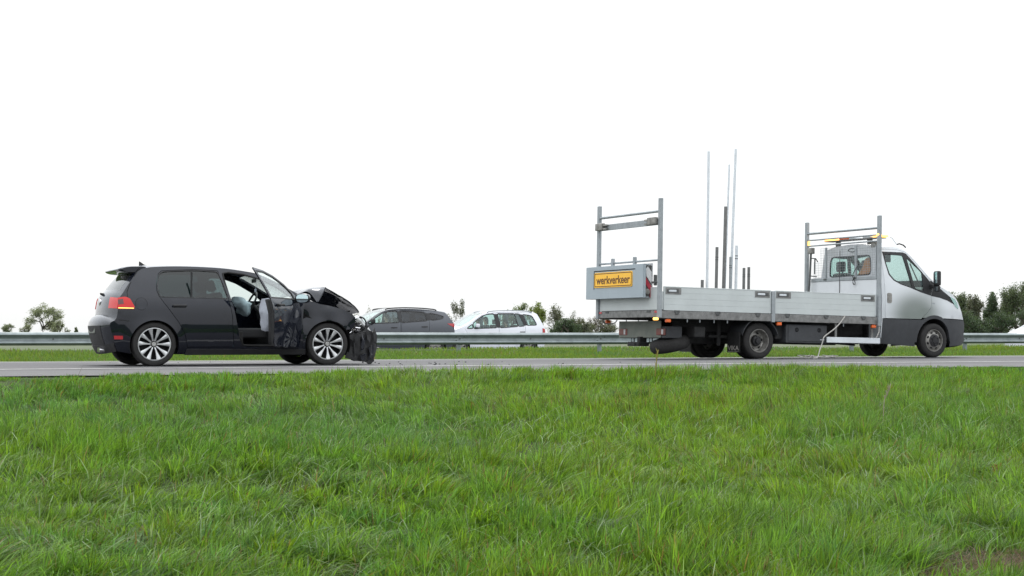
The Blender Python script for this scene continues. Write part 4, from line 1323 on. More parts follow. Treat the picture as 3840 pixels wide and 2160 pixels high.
# ------------------------------------------------------------------ the works truck
def door_paint():
    m = mat('smudged_white_paint', (.66, .69, .72), .35, 0, .5)
    n, l = m.node_tree.nodes, m.node_tree.links
    b = n['Principled BSDF']
    tc = n.new('ShaderNodeTexCoord')
    mp = n.new('ShaderNodeMapping'); mp.vector_type = 'POINT'
    mp.inputs['Location'].default_value = (-3.86 * 1.1, 0, -.86 * 1.5)
    mp.inputs['Scale'].default_value = (1.1, 0, 1.5)
    ln = n.new('ShaderNodeVectorMath'); ln.operation = 'LENGTH'
    r = n.new('ShaderNodeMapRange'); r.interpolation_type = 'SMOOTHERSTEP'
    r.inputs['From Min'].default_value = .18; r.inputs['From Max'].default_value = 1.05
    mx = n.new('ShaderNodeMix'); mx.data_type = 'RGBA'
    mx.inputs['A'].default_value = (.205, .235, .222, 1); mx.inputs['B'].default_value = (.66, .69, .72, 1)
    l.new(tc.outputs['Object'], mp.inputs['Vector']); l.new(mp.outputs[0], ln.inputs[0]); l.new(ln.outputs['Value'], r.inputs[0])
    l.new(r.outputs[0], mx.inputs['Factor']); l.new(mx.outputs['Result'], b.inputs['Base Color'])
    return m
M['door_smudge'] = door_paint()

def steel_wheel(parent, loc, side, ang, dual):
    w = empty('wheel', parent, loc)
    w.rotation_euler = (0, ang, 0) if side < 0 else (0, ang, PI)
    ty = tyre_mesh(.345, .222, .195, 'truck')
    put('tyre', ty, w)
    if dual:
        put('tyre', ty, w, (0, .225, 0))
    def deep():
        b = B()
        b.lathe([(.226, -.082), (.222, -.092), (.214, -.092), (.209, -.082), (.204, -.03), (.196, .0), (.185, .045), (.165, .058), (.115, .048), (.100, .02)], 48)
        b.lathe([(.226, .29), (.20, .2), (.19, .08), (.10, .05)], 30)
        return me_of(b, 'rim', M['steel_rim'])
    def convex():
        b = B()
        b.lathe([(.226, -.082), (.222, -.092), (.214, -.092), (.209, -.080), (.204, -.045), (.188, -.050), (.160, -.075), (.12, -.088), (.10, -.088)], 48)
        b.lathe([(.226, .09), (.2, .05), (.19, -.04)], 30)
        return me_of(b, 'rim', M['steel_rim'])
    put('rim', cached('deep', deep) if dual else cached('convex', convex), w)
    def hub(dual):
        b = B()
        if dual:
            b.lathe([(.106, .05), (.104, .01), (.095, -.02), (.06, -.035), (.055, -.075), (.0001, -.08)], 32)
        else:
            b.lathe([(.128, -.08), (.125, -.098), (.11, -.104), (.062, -.104), (.058, -.118), (.0001, -.122)], 32)
        for i in range(6):
            a = i * PI / 3
            b.lathe([(.013, -.06 if dual else -.1), (.013, -.085 if dual else -.122), (.0001, -.09 if dual else -.126)], 8, (.083 * math.cos(a), 0.05 if dual else 0, .083 * math.sin(a)))
        return me_of(b, 'hub_cap', M['black_trim'])
    put('hub_cap', cached(('hub', dual), lambda: hub(dual)), w)
    def holes():
        b = B()
        y = .040 if dual else -.086
        for i in range(6 if dual else 8):
            a = 2 * PI * (i + .5) / (6 if dual else 8)
            c, s = math.cos(a), math.sin(a)
            rr = .155 if dual else .162
            el = []
            for q in np.linspace(0, 2 * PI, 14, endpoint=False):
                tx, rx = .026 * math.cos(q), .015 * math.sin(q)
                el.append(((rr + rx) * c - tx * s, (rr + rx) * s + tx * c))
            b.prism(el, y - .006 if dual else y + .0, y + .03)
        return me_of(b, 'vent_holes', M['dark_hole'])
    put('vent_hole', cached(('holes', dual), holes), w)
    return w

def flatbed_truck():
    T = thing('flatbed_truck', 'white flatbed works truck with aluminium drop sides and a yellow werkverkeer sign', 'truck', (17.08, 27.9, 0.004), R(3.5))
    PV = Vector((4.35, 0, .35))
    PM = Matrix.Translation(PV) @ Matrix.Rotation(R(1.1), 4, 'Y') @ Matrix.Translation(-PV)      # empty rear springs: the body sits nose-down
    # ---- load bed
    b = B(); b.box(-2.28, 2.76, -1.06, 1.06, .745, .80); b.build('bed_floor', M['chassis'], T)
    for k in range(11):
        b = B(); b.box(-2.2 + k * .48, -2.14 + k * .48, -1.04, 1.04, .66, .744); b.build('cross_member', M['chassis'], T)
    for y in (-.40, .40):
        b = B(); b.box(-1.6, 5.0, y - .04, y + .04, .42, .64); b.build('chassis_rail', M['chassis'], T)
    for s in (-1, 1):
        b = B(); b.box(-2.29, 2.765, s * 1.085 - .025, s * 1.085 + .025, .635, .775, .006)
        b.build('side_rail', M['alu_dirty'], T)
        for (x0, x1) in ((-2.225, .185), (.285, 2.735)):
            bd = B(); bd.box(x0 + .01, x1 - .01, s * 1.075 - .008, s * 1.075 + .008, .79, 1.20)
            board = bd.build('drop_side', M['alu'], T)
            for k in range(4):
                p_ = B(); z0 = .785 + k * .108
                p_.box(x0, x1, s * 1.085 - .013, s * 1.085 + .013, z0, z0 + .1068, .0014)
                p_.build('plank', M['alu'], board)
            c_ = B(); c_.box(x0 - .004, x0 + .022, s * 1.085 - .017, s * 1.085 + .017, .785, 1.222, .003); c_.box(x1 - .022, x1 + .004, s * 1.085 - .017, s * 1.085 + .017, .785, 1.222, .003)
            c_.box(x0, x1, s * 1.085 - .018, s * 1.085 + .018, 1.212, 1.228, .003)
            c_.build('end_profile', M['alu'], board)
            for xl, sg in ((x0 + .20, -1), (x1 - .20, 1)):
                q = B(); yo = s * 1.102
                q.box(xl - .17, xl + .17, yo - .004, yo + .004, 1.085, 1.205)
                lt = q.build('latch', M['alu_dirty'], board)
                q = B(); q.box(xl - .135, xl + .115, yo + s * .001 - .006, yo + s * .001 + .006, 1.11, 1.18); q.build('latch_recess', M['galv_dark'], lt)
                q = B(); q.box(xl - .11, xl + .06, yo + s * .004 - .009, yo + s * .004 + .009, 1.128, 1.165, .004); q.build('latch_lever', M['galv_pale'], lt)
                q = B(); q.box(xl + sg * .11 - .03, xl + sg * .11 + .03, yo + s * .002 - .010, yo + s * .002 + .010, 1.12, 1.175, .004); q.build('latch_catch', M['galv_dark'], lt)
        for x in (-1.95, -1.04, -.12, .57, 1.5, 2.42):
            q = B(); q.box(x - .06, x + .06, s * 1.113 - .006, s * 1.113 + .006, .745, .79, .004); q.box(x - .035, x + .035, s * 1.113 - .012, s * 1.113 + .012, .715, .755, .004)
            q.build('hinge', M['galv_dark'], T)
        q = B(); q.box(.195, .275, s * 1.09 - .04, s * 1.09 + .03, .62, 1.215, .006); q.build('middle_post', M['galv'], T)
        for x in (-1.7, -1.42, -1.1, -.8, .45, 1.95):
            q = B(); q.box(x - .006, x + .006, s * 1.08 - .01, s * 1.08 + .01, .575, .637); q.build('tie_hook', M['galv'], T)
        for x in (.40, 2.70, -2.12):
            q = B(); q.box(x - .055, x + .055, s * 1.075 - .03, s * 1.075 + .03, .562, .625, .012); q.build('side_marker', M['amber'], T)
    # tail
    b = B(); b.box(-2.335, -2.29, -1.06, 1.06, .655, .785, .005); b.build('tail_rail', M['alu_dirty'], T)
    b = B(); b.box(-2.325, -2.295, -1.055, 1.055, .792, 1.215, .004)
    tb = b.build('tailboard', M['alu'], T)
    for y in (-.75, .75):
        q = B(); q.box(-2.345, -2.33, y - .06, y + .06, .745, .79, .004); q.build('hinge', M['galv_dark'], tb)
    for y in (-1.0, 1.0):
        q = B(); q.box(-2.345, -2.333, y - .045, y + .045, .735, .775, .003); q.build('red_reflector', M['red_lens'], T)
    q = B(); q.box(-2.40, -2.335, -1.10, -.99, .60, .648, .012); q.build('marker_lamp', M['amber_lit'], T)
    # ladder racks
    def rack(x, z1, bars, name, zb=.62):
        k = B(); k.box(x - .034, x + .034, -1.155, -1.075, zb, z1, .008); r_ = k.build(name, M['galv'], T)
        yf = 1.10 if x < 0 else 1.20
        k = B(); k.box(x - .034, x + .034, yf - .04, yf + .04, zb, z1, .008); k.build('rack_post', M['galv'], r_)
        for (z, rr) in bars:
            k = B(); k.tube([(x, -1.08, z), (x, yf - .02, z)], rr, 12); k.build('crossbar', M['galv'], r_)
        return r_
    rr_ = rack(-2.335, 2.85, ((2.61, .026), (1.71, .020)), 'rear_rack', .64)
    k = B(); k.box(-2.355, -2.33, -1.07, 1.07, 2.355, 2.47, .004); k.build('flat_bar', M['galv'], rr_)
    for y in (-.93, .97):
        k = B(); k.box(-2.44, -2.35, y - .13, y + .13, 2.36, 2.50, .02); k.box(-2.42, -2.36, y + (.13 if y < 0 else -.25), y + (.25 if y < 0 else -.13), 2.37, 2.40); k.box(-2.42, -2.36, y + (.13 if y < 0 else -.25), y + (.25 if y < 0 else -.13), 2.44, 2.47)
        k.build('clamp', M['steel_rim'], rr_)
    for y in (-.25, .55):
        k = B(); k.box(-2.375, -2.315, y - .032, y + .032, 1.60, 1.80, .008); k.build('sign_hanger', M['galv'], rr_)
    k = B(); k.tube([(-2.335, -1.1, 1.30), (-2.335, -.85, 1.30)], .02); k.box(-2.36, -2.30, -.98, -.93, 1.24, 1.44, .01); k.build('stop_bracket', M['galv_dark'], rr_)
    fr_ = rack(2.80, 2.80, ((2.555, .026), (2.415, .016), (2.295, .016)), 'front_rack', .60)
    for z in (1.60, 1.54):
        k = B(); k.tube([(2.80, .7, z), (2.80, 1.08, z)], .012, 8); k.build('crossbar', M['galv'], fr_)
    # sign box on the tail
    k = B()
    k.box(-2.50, -2.482, -.80, 1.30, 1.02, 1.645, .003)
    k.box(-2.482, -2.44, -.80, -.785, 1.02, 1.645); k.box(-2.482, -2.44, 1.285, 1.30, 1.02, 1.645)
    k.box(-2.482, -2.36, -.80, 1.30, 1.63, 1.645); k.box(-2.482, -2.36, -.785, 1.285, 1.02, 1.035)
    sb = k.build('sign_box', M['sign_grey'], T)
    k = B(); k.box(-2.30, -2.285, -.80, 1.28, 1.02, 1.66); k.build('back_panel', M['white_stripe'], sb)
    k = B(); k.box(-2.44, -2.30, -.775, 1.27, 1.04, 1.62); k.build('folded_core', M['galv_dark'], sb)
    k = B(); k.prism([(-2.435, 1.40), (-2.30, 1.22), (-2.30, 1.02), (-2.335, 1.02), (-2.335, 1.14), (-2.435, 1.27)], -.79, -.776); k.build('red_stripe', M['red_stripe'], sb)
    k = B(); k.prism([(-2.43, 1.55), (-2.39, 1.60), (-2.31, 1.50), (-2.30, 1.27), (-2.42, 1.42)], -.788, -.776); k.build('white_stripe', M['white_stripe'], sb)
    k = B(); k.lathe([(.055, -.02), (.05, -.035), (.0001, -.04)], 20, (-2.39, -.76, 1.13)); k.build('hinge_cover', M['steel_rim'], sb)
    k = B(); k.box(-2.504, -2.50, .98, 1.0, 1.205, 1.548); k.box(-2.504, -2.50, -.52, 1.0, 1.548, 1.566); k.build('slot', M['dark_hole'], sb)
    def rrect(y0, y1, z0, z1, r): return rnd([(y0, z0), (y1, z0), (y1, z1), (y0, z1)], r, 5)
    def plate(poly, x0, x1, name, m, par):
        n = len(poly); k = B()
        k.add([(x0, y, z) for y, z in poly] + [(x1, y, z) for y, z in poly], [tuple(range(n)), tuple(range(2 * n - 1, n - 1, -1))] + [(i, n + i, n + (i + 1) % n, (i + 1) % n) for i in range(n)])
        return k.build(name, m, par)
    yp = plate(rrect(-.43, .965, 1.235, 1.525, .04), -2.512, -2.5015, 'yellow_plate', M['yellow'], sb)
    outer, inner = rrect(-.415, .95, 1.25, 1.51, .035), rrect(-.397, .932, 1.266, 1.494, .028)
    n = len(outer); k = B()
    k.add([(-2.5135, y, z) for y, z in outer] + [(-2.5135, y, z) for y, z in inner], [(i, (i + 1) % n, n + (i + 1) % n, n + i) for i in range(n)])
    k.build('sign_border', M['sign_brown'], yp, fix=False)
    Mt = Matrix(((0, 0, -1, -2.513), (-1, 0, 0, .265), (0, 1, 0, 1.378), (0, 0, 0, 1)))
    o = text('werkverkeer', .215, M['sign_brown'], yp, Mt, 'lettering', .0012, 1.24)
    # lower tail: lamp bar, spare wheel, tow hook
    k = B(); k.box(-1.97, -1.62, -.80, .90, .275, .50, .012); lb = k.build('lamp_bar', M['clad_grey'], T)
    k = B(); k.box(-1.985, -1.971, -.62, .88, .285, .60); k.build('number_plate_panel', M['plate_blur'], lb)
    k = B(); k.box(-1.98, -1.9, .55, .86, .51, .60, .01); k.build('lamp_bracket', M['steel_rim'], lb)
    for y in (-.63, .72):
        k = B(); k.box(-2.0, -1.972, y - .15, y + .15, .33, .455, .01); k.build('tail_lamp', M['dull_lens'], lb)
        k = B(); k.box(-2.006, -1.995, y - .10, y - .04, .345, .44, .004); k.build('white_lens', M['white_stripe'], lb)
    for y in (.55, -.1):
        k = B(); k.tube([(-1.9, y, .28), (-1.9, y, .20), (-1.9, y - .1, .20), (-1.9, y - .1, .28)], .012); k.build('eye', M['chassis'], lb)
    k = B(); k.lathe([(.0001, -.10), (.16, -.115), (.26, -.125), (.335, -.11), (.375, -.06), (.388, 0), (.375, .06), (.335, .11), (.26, .125), (.0001, .12)], 40)
    sp = k.build('spare_wheel', M['rubber'], T, 60); sp.location = (-1.70, -.50, .165); sp.rotation_euler = (R(90), R(-15), 0)
    k = B(); k.lathe([(.15, .11), (.14, .14), (.0001, .145)], 24); k.build('spare_rim', M['chassis'], sp)
    k = B(); k.box(-2.14, -1.9, -.10, .32, .12, .20, .02); k.box(-2.05, -1.9, .0, .10, .18, .30); k.box(-2.16, -2.13, .02, .1, .13, .185, .004); k.build('tow_hitch', M['chassis'], T)
    k = B(); k.tube(catmull([(-2.3, .95, .70), (-2.31, .93, .58), (-2.28, .80, .545), (-2.25, .62, .56), (-2.2, .6, .62)], 5), .010, 6); k.build('cable', M['black_trim'], T)
    for nm, bx in (('bracket', (-.70, -.62, -.62, -.56, .15, .64)), ('battery_box', (-1.45, -1.2, -.95, -.45, .30, .50)), ('fuel_tank', (-1.2, -.55, -.3, .35, .18, .48)), ('tool_locker', (-.5, .6, .45, .98, .28, .62)),
                   ('far_guard', (.55, 3.0, .45, .95, .22, .62)), ('gearbox', (1.7, 2.9, -.4, .4, .24, .6)), ('bracket', (.45, .62, -.9, -.4, .3, .6)), ('spring', (-.9, .9, -.62, -.55, .30, .36))):
        k = B(); k.box(*bx, .015); k.build(nm, M['chassis'], T)
    k = B(); k.tube([(-.0, -.8, .26), (0, .8, .26)], .06, 12); k.build('rear_axle', M['chassis'], T)
    k = B(); k.tube([(4.35, -.8, .33), (4.35, .8, .33)], .05, 12); k.build('front_axle', M['chassis'], T)
    # mudguards, flaps, locker, side guard
    for s in (-1, 1):
        for a0, a1 in ((14, 166),):
            aa = arc(0, .27, .43, a0, a1, 22); k = B(); vs = []; fs = []
            for x, z in aa: vs += [(x, s * .55, z), (x, s * 1.035, z), (x, s * 1.035, z - .025)]
            for i in range(22): fs += [(3 * i, 3 * i + 1, 3 * i + 4, 3 * i + 3), (3 * i + 1, 3 * i + 2, 3 * i + 5, 3 * i + 4)]
            k.add(vs, fs); k.build('mudguard', M['clad_grey'], T, fix=False)
        k = B(); k.box(-.475, -.465, min(s * .62, s * 1.03), max(s * .62, s * 1.03), .03, .42); fl = k.build('mudflap', M['chassis'], T)
        if s < 0:
            text('VIKA', .12, M['text_grey'], fl, Matrix(((0, 0, -1, -.477), (-1, 0, 0, -.825), (0, 1, 0, .115), (0, 0, 0, 1))), 'lettering', .001, .36)
            k = B(); k.box(-.480, -.476, -1.0, -.65, .045, .055); k.build('flap_strip', M['steel_rim'], fl)
    k = B(); k.box(.61, 1.60, -1.02, -.55, .235, .59, .02); lk = k.build('tool_locker', M['clad_grey'], T)
    k = B(); k.box(.66, 1.56, -1.03, -1.02, .27, .57, .004); k.build('locker_door', M['clad_grey'], lk)
    for x in (.86, 1.40):
        k = B(); k.lathe([(.042, -.004), (.042, .0)], 20, (x, -1.032, .49)); k.lathe([(.042, -.002), (.034, -.008), (.03, -.002)], 20, (x, -1.03, .49)); k.box(x - .008, x + .008, -1.045, -1.03, .455, .525, .003)
        k.build('locker_latch', M['dark_hole'], lk)
    k = B(); k.box(1.42, 1.52, -1.033, -1.031, .30, .312); k.build('locker_label', M['galv_pale'], lk)
    k = B(); k.box(1.56, 2.885, -1.07, -1.045, .255, .365, .006); sg = k.build('side_guard', M['galv_pale'], T)
    for x in (1.80, 2.70):
        k = B(); k.box(x - .025, x + .025, -1.045, -1.02, .36, .64, .004); k.build('stanchion', M['alu_dirty'], sg)
    k = B(); k.box(2.885, 2.905, -1.075, -1.04, .25, .37, .003); k.build('end_cap', M['black_trim'], sg)
    for cx, dual in ((0, True), (4.35, False)):
        for s in (-1, 1):
            wh = steel_wheel(T, (cx, s * (.905 if dual else .895), .345), s, .4 + cx, dual)
            wh['keep'] = 1
    # ---- headboard with mesh screen
    k = B(); k.box(2.765, 2.79, -1.075, 1.06, .80, 1.53, .004); hb = k.build('headboard', M['white_paint'], T)
    k = B(); k.box(2.755, 2.795, -1.075, 1.0, 1.53, 1.60, .006)
    k.box(2.76, 2.79, .50, .56, 1.60, 2.235, .004); k.box(2.76, 2.79, -.46, -.40, 1.60, 2.235, .004); k.box(2.76, 2.79, -1.07, -1.045, 1.60, 2.2); k.build('screen_frame', M['galv'], hb)
    for y in (.53, -.43):
        k = B(); k.box(2.75, 2.757, y - .05, y + .05, 1.555, 1.57); k.box(2.75, 2.757, y - .05, y + .05, 1.575, 1.59); k.build('clip', M['galv_dark'], hb)
    k = B()
    for i in range(38): y = .93 - i * .052; k.box(2.7745, 2.7775, y - .0022, y + .0022, 1.60, 2.22 if y < .75 else 1.95)
    for i in range(13): z = 1.62 + i * .05; k.box(2.7715, 2.7745, -1.05, .93 if z < 1.95 else .72, z - .0022, z + .0022)
    k.build('wire_mesh', M['galv'], hb)['kind'] = 'stuff'
    # ---- cab
    wz = lerp_tab([(.2, .93), (.5, .97), (.75, .985), (1.2, .990), (1.5, .965), (1.8, .915), (2.05, .868), (2.2, .82), (2.3, .78)])
    def W(x, z):
        p = 1.
        if x > 4.4: p = 1 - .26 * ((x - 4.4) / 1.0) ** 2.2
        if x < 3.06: p *= 1 - .4 * (3.06 - x)
        return wz(z) * p + .010 * math.exp(-((z - 1.035 + .12 * max(0, x - 4.3)) / .05) ** 2) * max(0, min(1, (x - 3.9) / .5))
    ctrl = [(3.00, .22, .0), (2.99, .75, .0), (2.98, 1.2, .0), (2.97, 1.60, .005), (2.985, 1.95, .01), (3.02, 2.13, .02), (3.10, 2.195, .10), (3.40, 2.215, .13), (3.60, 2.180, .12), (3.70, 2.135, .09), (3.79, 2.065, .05), (4.02, 1.850, .035), (4.27, 1.600, .04),
            (4.55, 1.43, .05), (4.80, 1.325, .06), (4.97, 1.23, .06), (5.09, 1.11, .07), (5.19, .97, .08), (5.28, .83, .09), (5.345, .74, .10), (5.37, .60, .10), (5.36, .48, .09), (5.40, .36, .08), (5.30, .27, .08)]
    K = 4
    cv = catmull(ctrl, K)
    wp = M['white_paint']
    # rear wall with its window
    zt = [(3.0, z) for z in (.25, .6, 1.0, 1.4, 1.8, 2.0)]
    left = [(-W(3.06, z) * 1.0, z) for z in (.25, .7, 1.2, 1.5, 1.8, 2.0, 2.12)]
    topc = [(-.80, 2.19), (-.5, 2.255), (0, 2.285), (.5, 2.255), (.80, 2.19)]
    wall = left + topc + [(-y, z) for y, z in left[::-1]]
    rwin = rnd([(-.64, 1.66), (-.62, 2.03), (.62, 2.03), (.66, 1.64)], .10, 5)
    def wall_panel(name, outer, holes, x, m, par, solid=.02):
        v, f = cdt(outer, holes, .12)
        return mesh(name, [(x, y, z) for y, z in v], [t[::-1] for t in f], m, par, 35, solid=solid)
    rw_ = wall_panel('cab_rear_wall', wall, [rwin], 2.985, wp, T)
    wall_panel('rear_window', inset(rwin, -.01), [], 2.992, M['bg_glass'], rw_, .004)
    wall_panel('window_seal', inset(rwin, -.022), [inset(rwin, .004)], 2.98, M['black_trim'], rw_, .012)
    k = B(); k.tube([(2.975, .12 * math.cos(a) - .06, 2.165 + .036 * math.sin(a)) for a in np.linspace(0, 2 * PI, 21)], .008, 6, False); k.build('oval_trim', M['galv_dark'], rw_)
    strip('roof', cv, 5 * K, 10 * K, W, wp, T, nt=16)
    strip('windscreen', cv, 10 * K, 12 * K + 1, W, M['glass'], T, -.90, .90, 14, .005)
    for s in (-1, 1):
        strip('windscreen_pillar', cv, 10 * K, 12 * K + 1, W, M['black_trim'], T, min(s * .9, s), max(s * .9, s), 3, .03)
    strip('windscreen_base', cv, 12 * K + 1, 13 * K, W, M['black_trim'], T)
    strip('bonnet', cv, 13 * K, 16 * K, W, wp, T)
    strip('grille', cv, 16 * K, 18 * K, W, M['black_trim'], T)
    strip('front_bumper', cv, 18 * K, 23 * K, W, M['clad_grey'], T)
    top = [(c[0], c[1]) for c in cv]
    arch = lambda r, a0, a1: arc(4.35, .35, r, a0, a1, 18)
    # upper side: everything painted; the glazing is cut out of it
    up = [q for q in top if q[1] >= .775 and not (q[0] > 4.9 and q[1] < .79)]
    glaz = [(3.085, 2.105), (3.62, 2.112), (3.70, 2.09), (3.99, 1.80), (4.24, 1.545), (4.30, 1.40), (4.25, 1.25), (3.98, 1.315), (3.72, 1.395), (3.48, 1.455), (3.30, 1.53), (3.19, 1.64), (3.13, 1.86)]
    wedge = [(4.255, 1.245), (4.305, 1.40), (4.245, 1.545), (4.29, 1.555), (4.42, 1.46), (4.60, 1.345), (4.78, 1.245), (4.91, 1.15), (4.945, 1.08), (4.88, 1.105), (4.70, 1.165), (4.48, 1.215)]
    door = [(3.075, .765), (3.065, 1.2), (3.055, 1.72), (3.03, 2.10), (3.05, 2.15), (3.15, 2.162), (3.50, 2.160), (3.70, 2.118), (3.80, 2.03), (4.02, 1.82), (4.26, 1.575), (4.32, 1.40), (4.262, 1.24), (4.262, 1.03), (4.16, .90), (4.00, .765)]
    low = [(3.0, .765)]
    ring = [p for p in arch(.505, 10, 170) if p[1] > .765]
    up_out = up + [(5.30, .79)] + ring + [(3.0, .765)]
    for s in (-1, 1):
        g_out = glaz
        side = panel('cab_side', up_out, W, s, wp if s > 0 else M['door_smudge'], T, [door, inset(wedge, .002)] if s < 0 else [glaz], .09, .025)
        if s < 0:
            dr = panel('door', inset(door, .006), W, s, M['door_smudge'], T, [glaz], .08, .025)
        else:
            dr = side
        win = rnd([(3.135, 2.055), (3.60, 2.045), (3.765, 1.40), (3.71, 1.410), (3.49, 1.475), (3.32, 1.55), (3.215, 1.66), (3.155, 1.87)], .03)
        qw = rnd([(3.695, 2.0), (4.05, 1.73), (4.06, 1.34), (3.84, 1.385)], .03)
        fr = panel('window_frame', inset(glaz, .001), W, s, M['black_trim'], dr, [win, qw], .09, .02, .003)
        panel('door_window', inset(win, -.006), W, s, M['bg_glass'], dr, [], .12, .004, -.006)
        panel('quarter_window', inset(qw, -.006), W, s, M['bg_glass'], dr, [], .12, .004, -.006)
        panel('black_wedge', wedge, W, s, M['black_trim'], T, [], .06, .02, .002 if s < 0 else .004)
        panel('lower_cladding', [(3.0, .26), (3.0, .755)] + [p for p in arch(.50, 0, 200)[::-1] if p[0] < 4.35 and p[1] < .755][0:0] + [(3.93, .755)] + [p for p in arch(.492, 124, 196)] + [(3.80, .22)], W, s, M['clad_grey'], T, [], .09, .03, .012)
        ring_poly = arch(.505, -2, 186) + arch(.438, -2, 186)[::-1]
        panel('arch_trim', ring_poly, W, s, M['clad_grey'], T, [], .07, .05, .012)
        panel('bumper_side', [p for p in arch(.49, -14, 62)[::-1]] + [(4.84, .39), (4.83, .23), (5.28, .27)] + [q for q in top if q[1] < .775 and q[0] > 4.9][::-1][:22] + [(5.33, .775)], W, s, M['clad_grey'], T, [], .07, .03, .002)
        hl = rnd([(4.77, 1.25), (4.93, 1.205), (5.03, 1.11), (5.085, 1.00), (4.99, 1.03), (4.92, 1.09)], .03)
        panel('headlamp', hl, W, s, M['chrome'], T, [], .04, .02, .008)
        panel('headlamp_lens', hl, W, s, M['bg_glass'], T, [], .04, .004, .014)
        # mirror
        k = B(); y0, y1 = (s * 1.07, s * 1.21)
        k.box(4.23, 4.335, min(y0, y1), max(y0, y1), 1.45, 1.75, .04); k.box(4.245, 4.325, min(y0, y1) + .01, max(y0, y1) - .01, 1.33, 1.45, .03); k.box(4.22, 4.30, min(s * .93, s * 1.1), max(s * .93, s * 1.1), 1.40, 1.48, .02)
        mr = k.build('door_mirror', M['black_trim'], T)
        k = B(); k.box(4.223, 4.229, min(y0, y1) + .02, max(y0, y1) - .02, 1.50, 1.73, .0); k.box(4.238, 4.244, min(y0, y1) + .03, max(y0, y1) - .03, 1.35, 1.43, .0); k.build('mirror_glass', M['mirror'], mr)
    panel('door_handle', rnd([(3.115, 1.07), (3.235, 1.07), (3.235, 1.275), (3.115, 1.275)], .04), W, -1, M['steel_rim'], dr, [], .05, .008, .006)
    panel('badge', [(4.27, 1.085), (4.35, 1.08), (4.35, 1.108), (4.27, 1.113)], W, -1, M['galv'], T, [], .05, .004, .004)
    # wheel housings
    for s in (-1, 1):
        k = B(); vs = []; fs = []
        for x, z in arch(.44, -5, 185): vs += [(x, s * .55, z), (x, s * .95, z)]
        for i in range(18): fs.append((2 * i, 2 * i + 1, 2 * i + 3, 2 * i + 2))
        k.add(vs, fs); k.build('wheel_housing', M['chassis'], T, fix=False)
    k = B(); k.box(2.95, 5.2, -.60, .60, .28, .75); k.box(3.0, 3.85, -.88, .88, .26, .72); k.build('cab_floor', M['chassis'], T)
    k = B(); k.box(3.12, 3.34, -.84, -.78, 1.90, 2.08, .03); k.build('hanging_block', M['seat'], T)  # dark block added for an unidentified shape hanging in the window corner
    # roof furniture
    k = B(); k.box(2.90, 3.12, -.95, .75, 2.365, 2.385, .004); k.box(3.0, 3.06, -.6, -.5, 2.26, 2.37); k.box(3.0, 3.06, .4, .5, 2.26, 2.37)
    bb = k.build('beacon_bar', M['alu_dirty'], T)
    for y0, y1 in ((-1.02, -.78), (.40, .76)):
        k = B(); k.box(2.90, 3.12, y0, y1, 2.386, 2.43, .012); k.build('beacon', M['amber_lit'], bb)
    for y0, y1 in ((-.70, -.45), (-.20, -.02), (-.02, .3)):
        k = B(); k.box(2.92, 3.10, y0, y1, 2.386, 2.425, .01); k.build('beacon_cover', M['galv_pale'] if y0 < -.1 else M['amber'], bb)
    k = B(); k.box(2.79, 2.84, 1.13, 1.18, 2.30, 2.40, .01); k.build('beacon', M['amber_lit'], fr_)
    k = B(); k.box(2.76, 2.80, -1.15, -1.06, 2.40, 2.44, .01); k.build('beacon', M['amber_lit'], fr_)
    k = B(); k.tube([(3.25, -.9, 2.40), (3.35, -.85, 2.385), (3.55, -.75, 2.27)], .008); k.build('stay', M['galv_pale'], T)
    k = B(); k.tube([(3.98, -.25, 2.315), (4.05, -.25, 2.335), (4.16, -.25, 2.31), (4.22, -.25, 2.265)], .014, 8); k.build('roof_aerial', M['black_trim'], T)
    k = B(); k.box(2.84, 2.90, -.94, -.80, 2.18, 2.30, .012); k.build('work_lamp', M['steel_rim'], T)
    # far-side lamp pole and arm
    k = B(); k.tube([(2.66, .96, 1.20), (2.70, .96, 1.66), (2.72, .96, 2.14)], .022, 8); pl = k.build('lamp_pole', M['galv_dark'], T)
    k = B(); k.box(2.68, 2.78, .90, 1.02, 2.12, 2.25, .02); k.build('pole_lamp', M['steel_rim'], pl)
    k = B(); k.tube([(2.73, .96, 2.03), (2.86, .98, 2.03), (2.90, .96, 1.96)], .012, 6); k.tube([(2.84, .98, 2.03), (2.84, .98, 1.70)], .016, 6); k.tube([(2.70, .96, 1.66), (2.88, .96, 1.65)], .012, 6); k.build('pole_arm', M['galv_dark'], pl)
    k = B(); k.tube(catmull([(2.75, -.52, 1.82), (2.72, -.46, 1.72), (2.72, -.40, 1.62), (2.73, -.44, 1.53), (2.73, -.47, 1.47), (2.74, -.41, 1.44), (2.74, -.38, 1.52), (2.75, -.42, 1.60)], 4), .008, 6); k.build('cable', M['black_trim'], T)
    k = B(); k.tube([(2.755, .05, 2.15), (2.755, .06, 1.24)], .006, 6); k.build('cable', M['black_trim'], T)
    k = B(); k.tube(catmull([(2.80, -1.13, .62), (2.79, -1.14, .50), (2.76, -1.13, .42), (2.74, -1.11, .36)], 4), .010, 6); k.build('strap', M['rope'], T)
    # cab interior
    k = B(); k.prism([(4.10, 1.05), (4.05, 1.34), (4.18, 1.43), (4.62, 1.40), (4.75, 1.0)], -.88, .88); k.build('dashboard', M['black_trim'], T)
    for y, w_ in ((-.45, .34), (.52, .22)):
        k = B(); k.box(3.25, 3.75, y - w_, y + w_, .95, 1.13, .05); k.build('seat_cushion', M['seat'], T)
        k = B(); k.box(3.10, 3.25, y - w_, y + w_, 1.1, 1.72, .06); k.build('seat_back', M['seat'], T)
        for yy in ((y - .17, y + .17) if w_ > .3 else (y,)):
            k = B(); k.box(3.12, 3.20, yy - .13, yy + .13, 1.74, 1.96, .05); k.box(3.15, 3.17, yy - .06, yy - .04, 1.7, 1.76); k.box(3.15, 3.17, yy + .04, yy + .06, 1.7, 1.76); k.build('headrest', M['seat'], T)
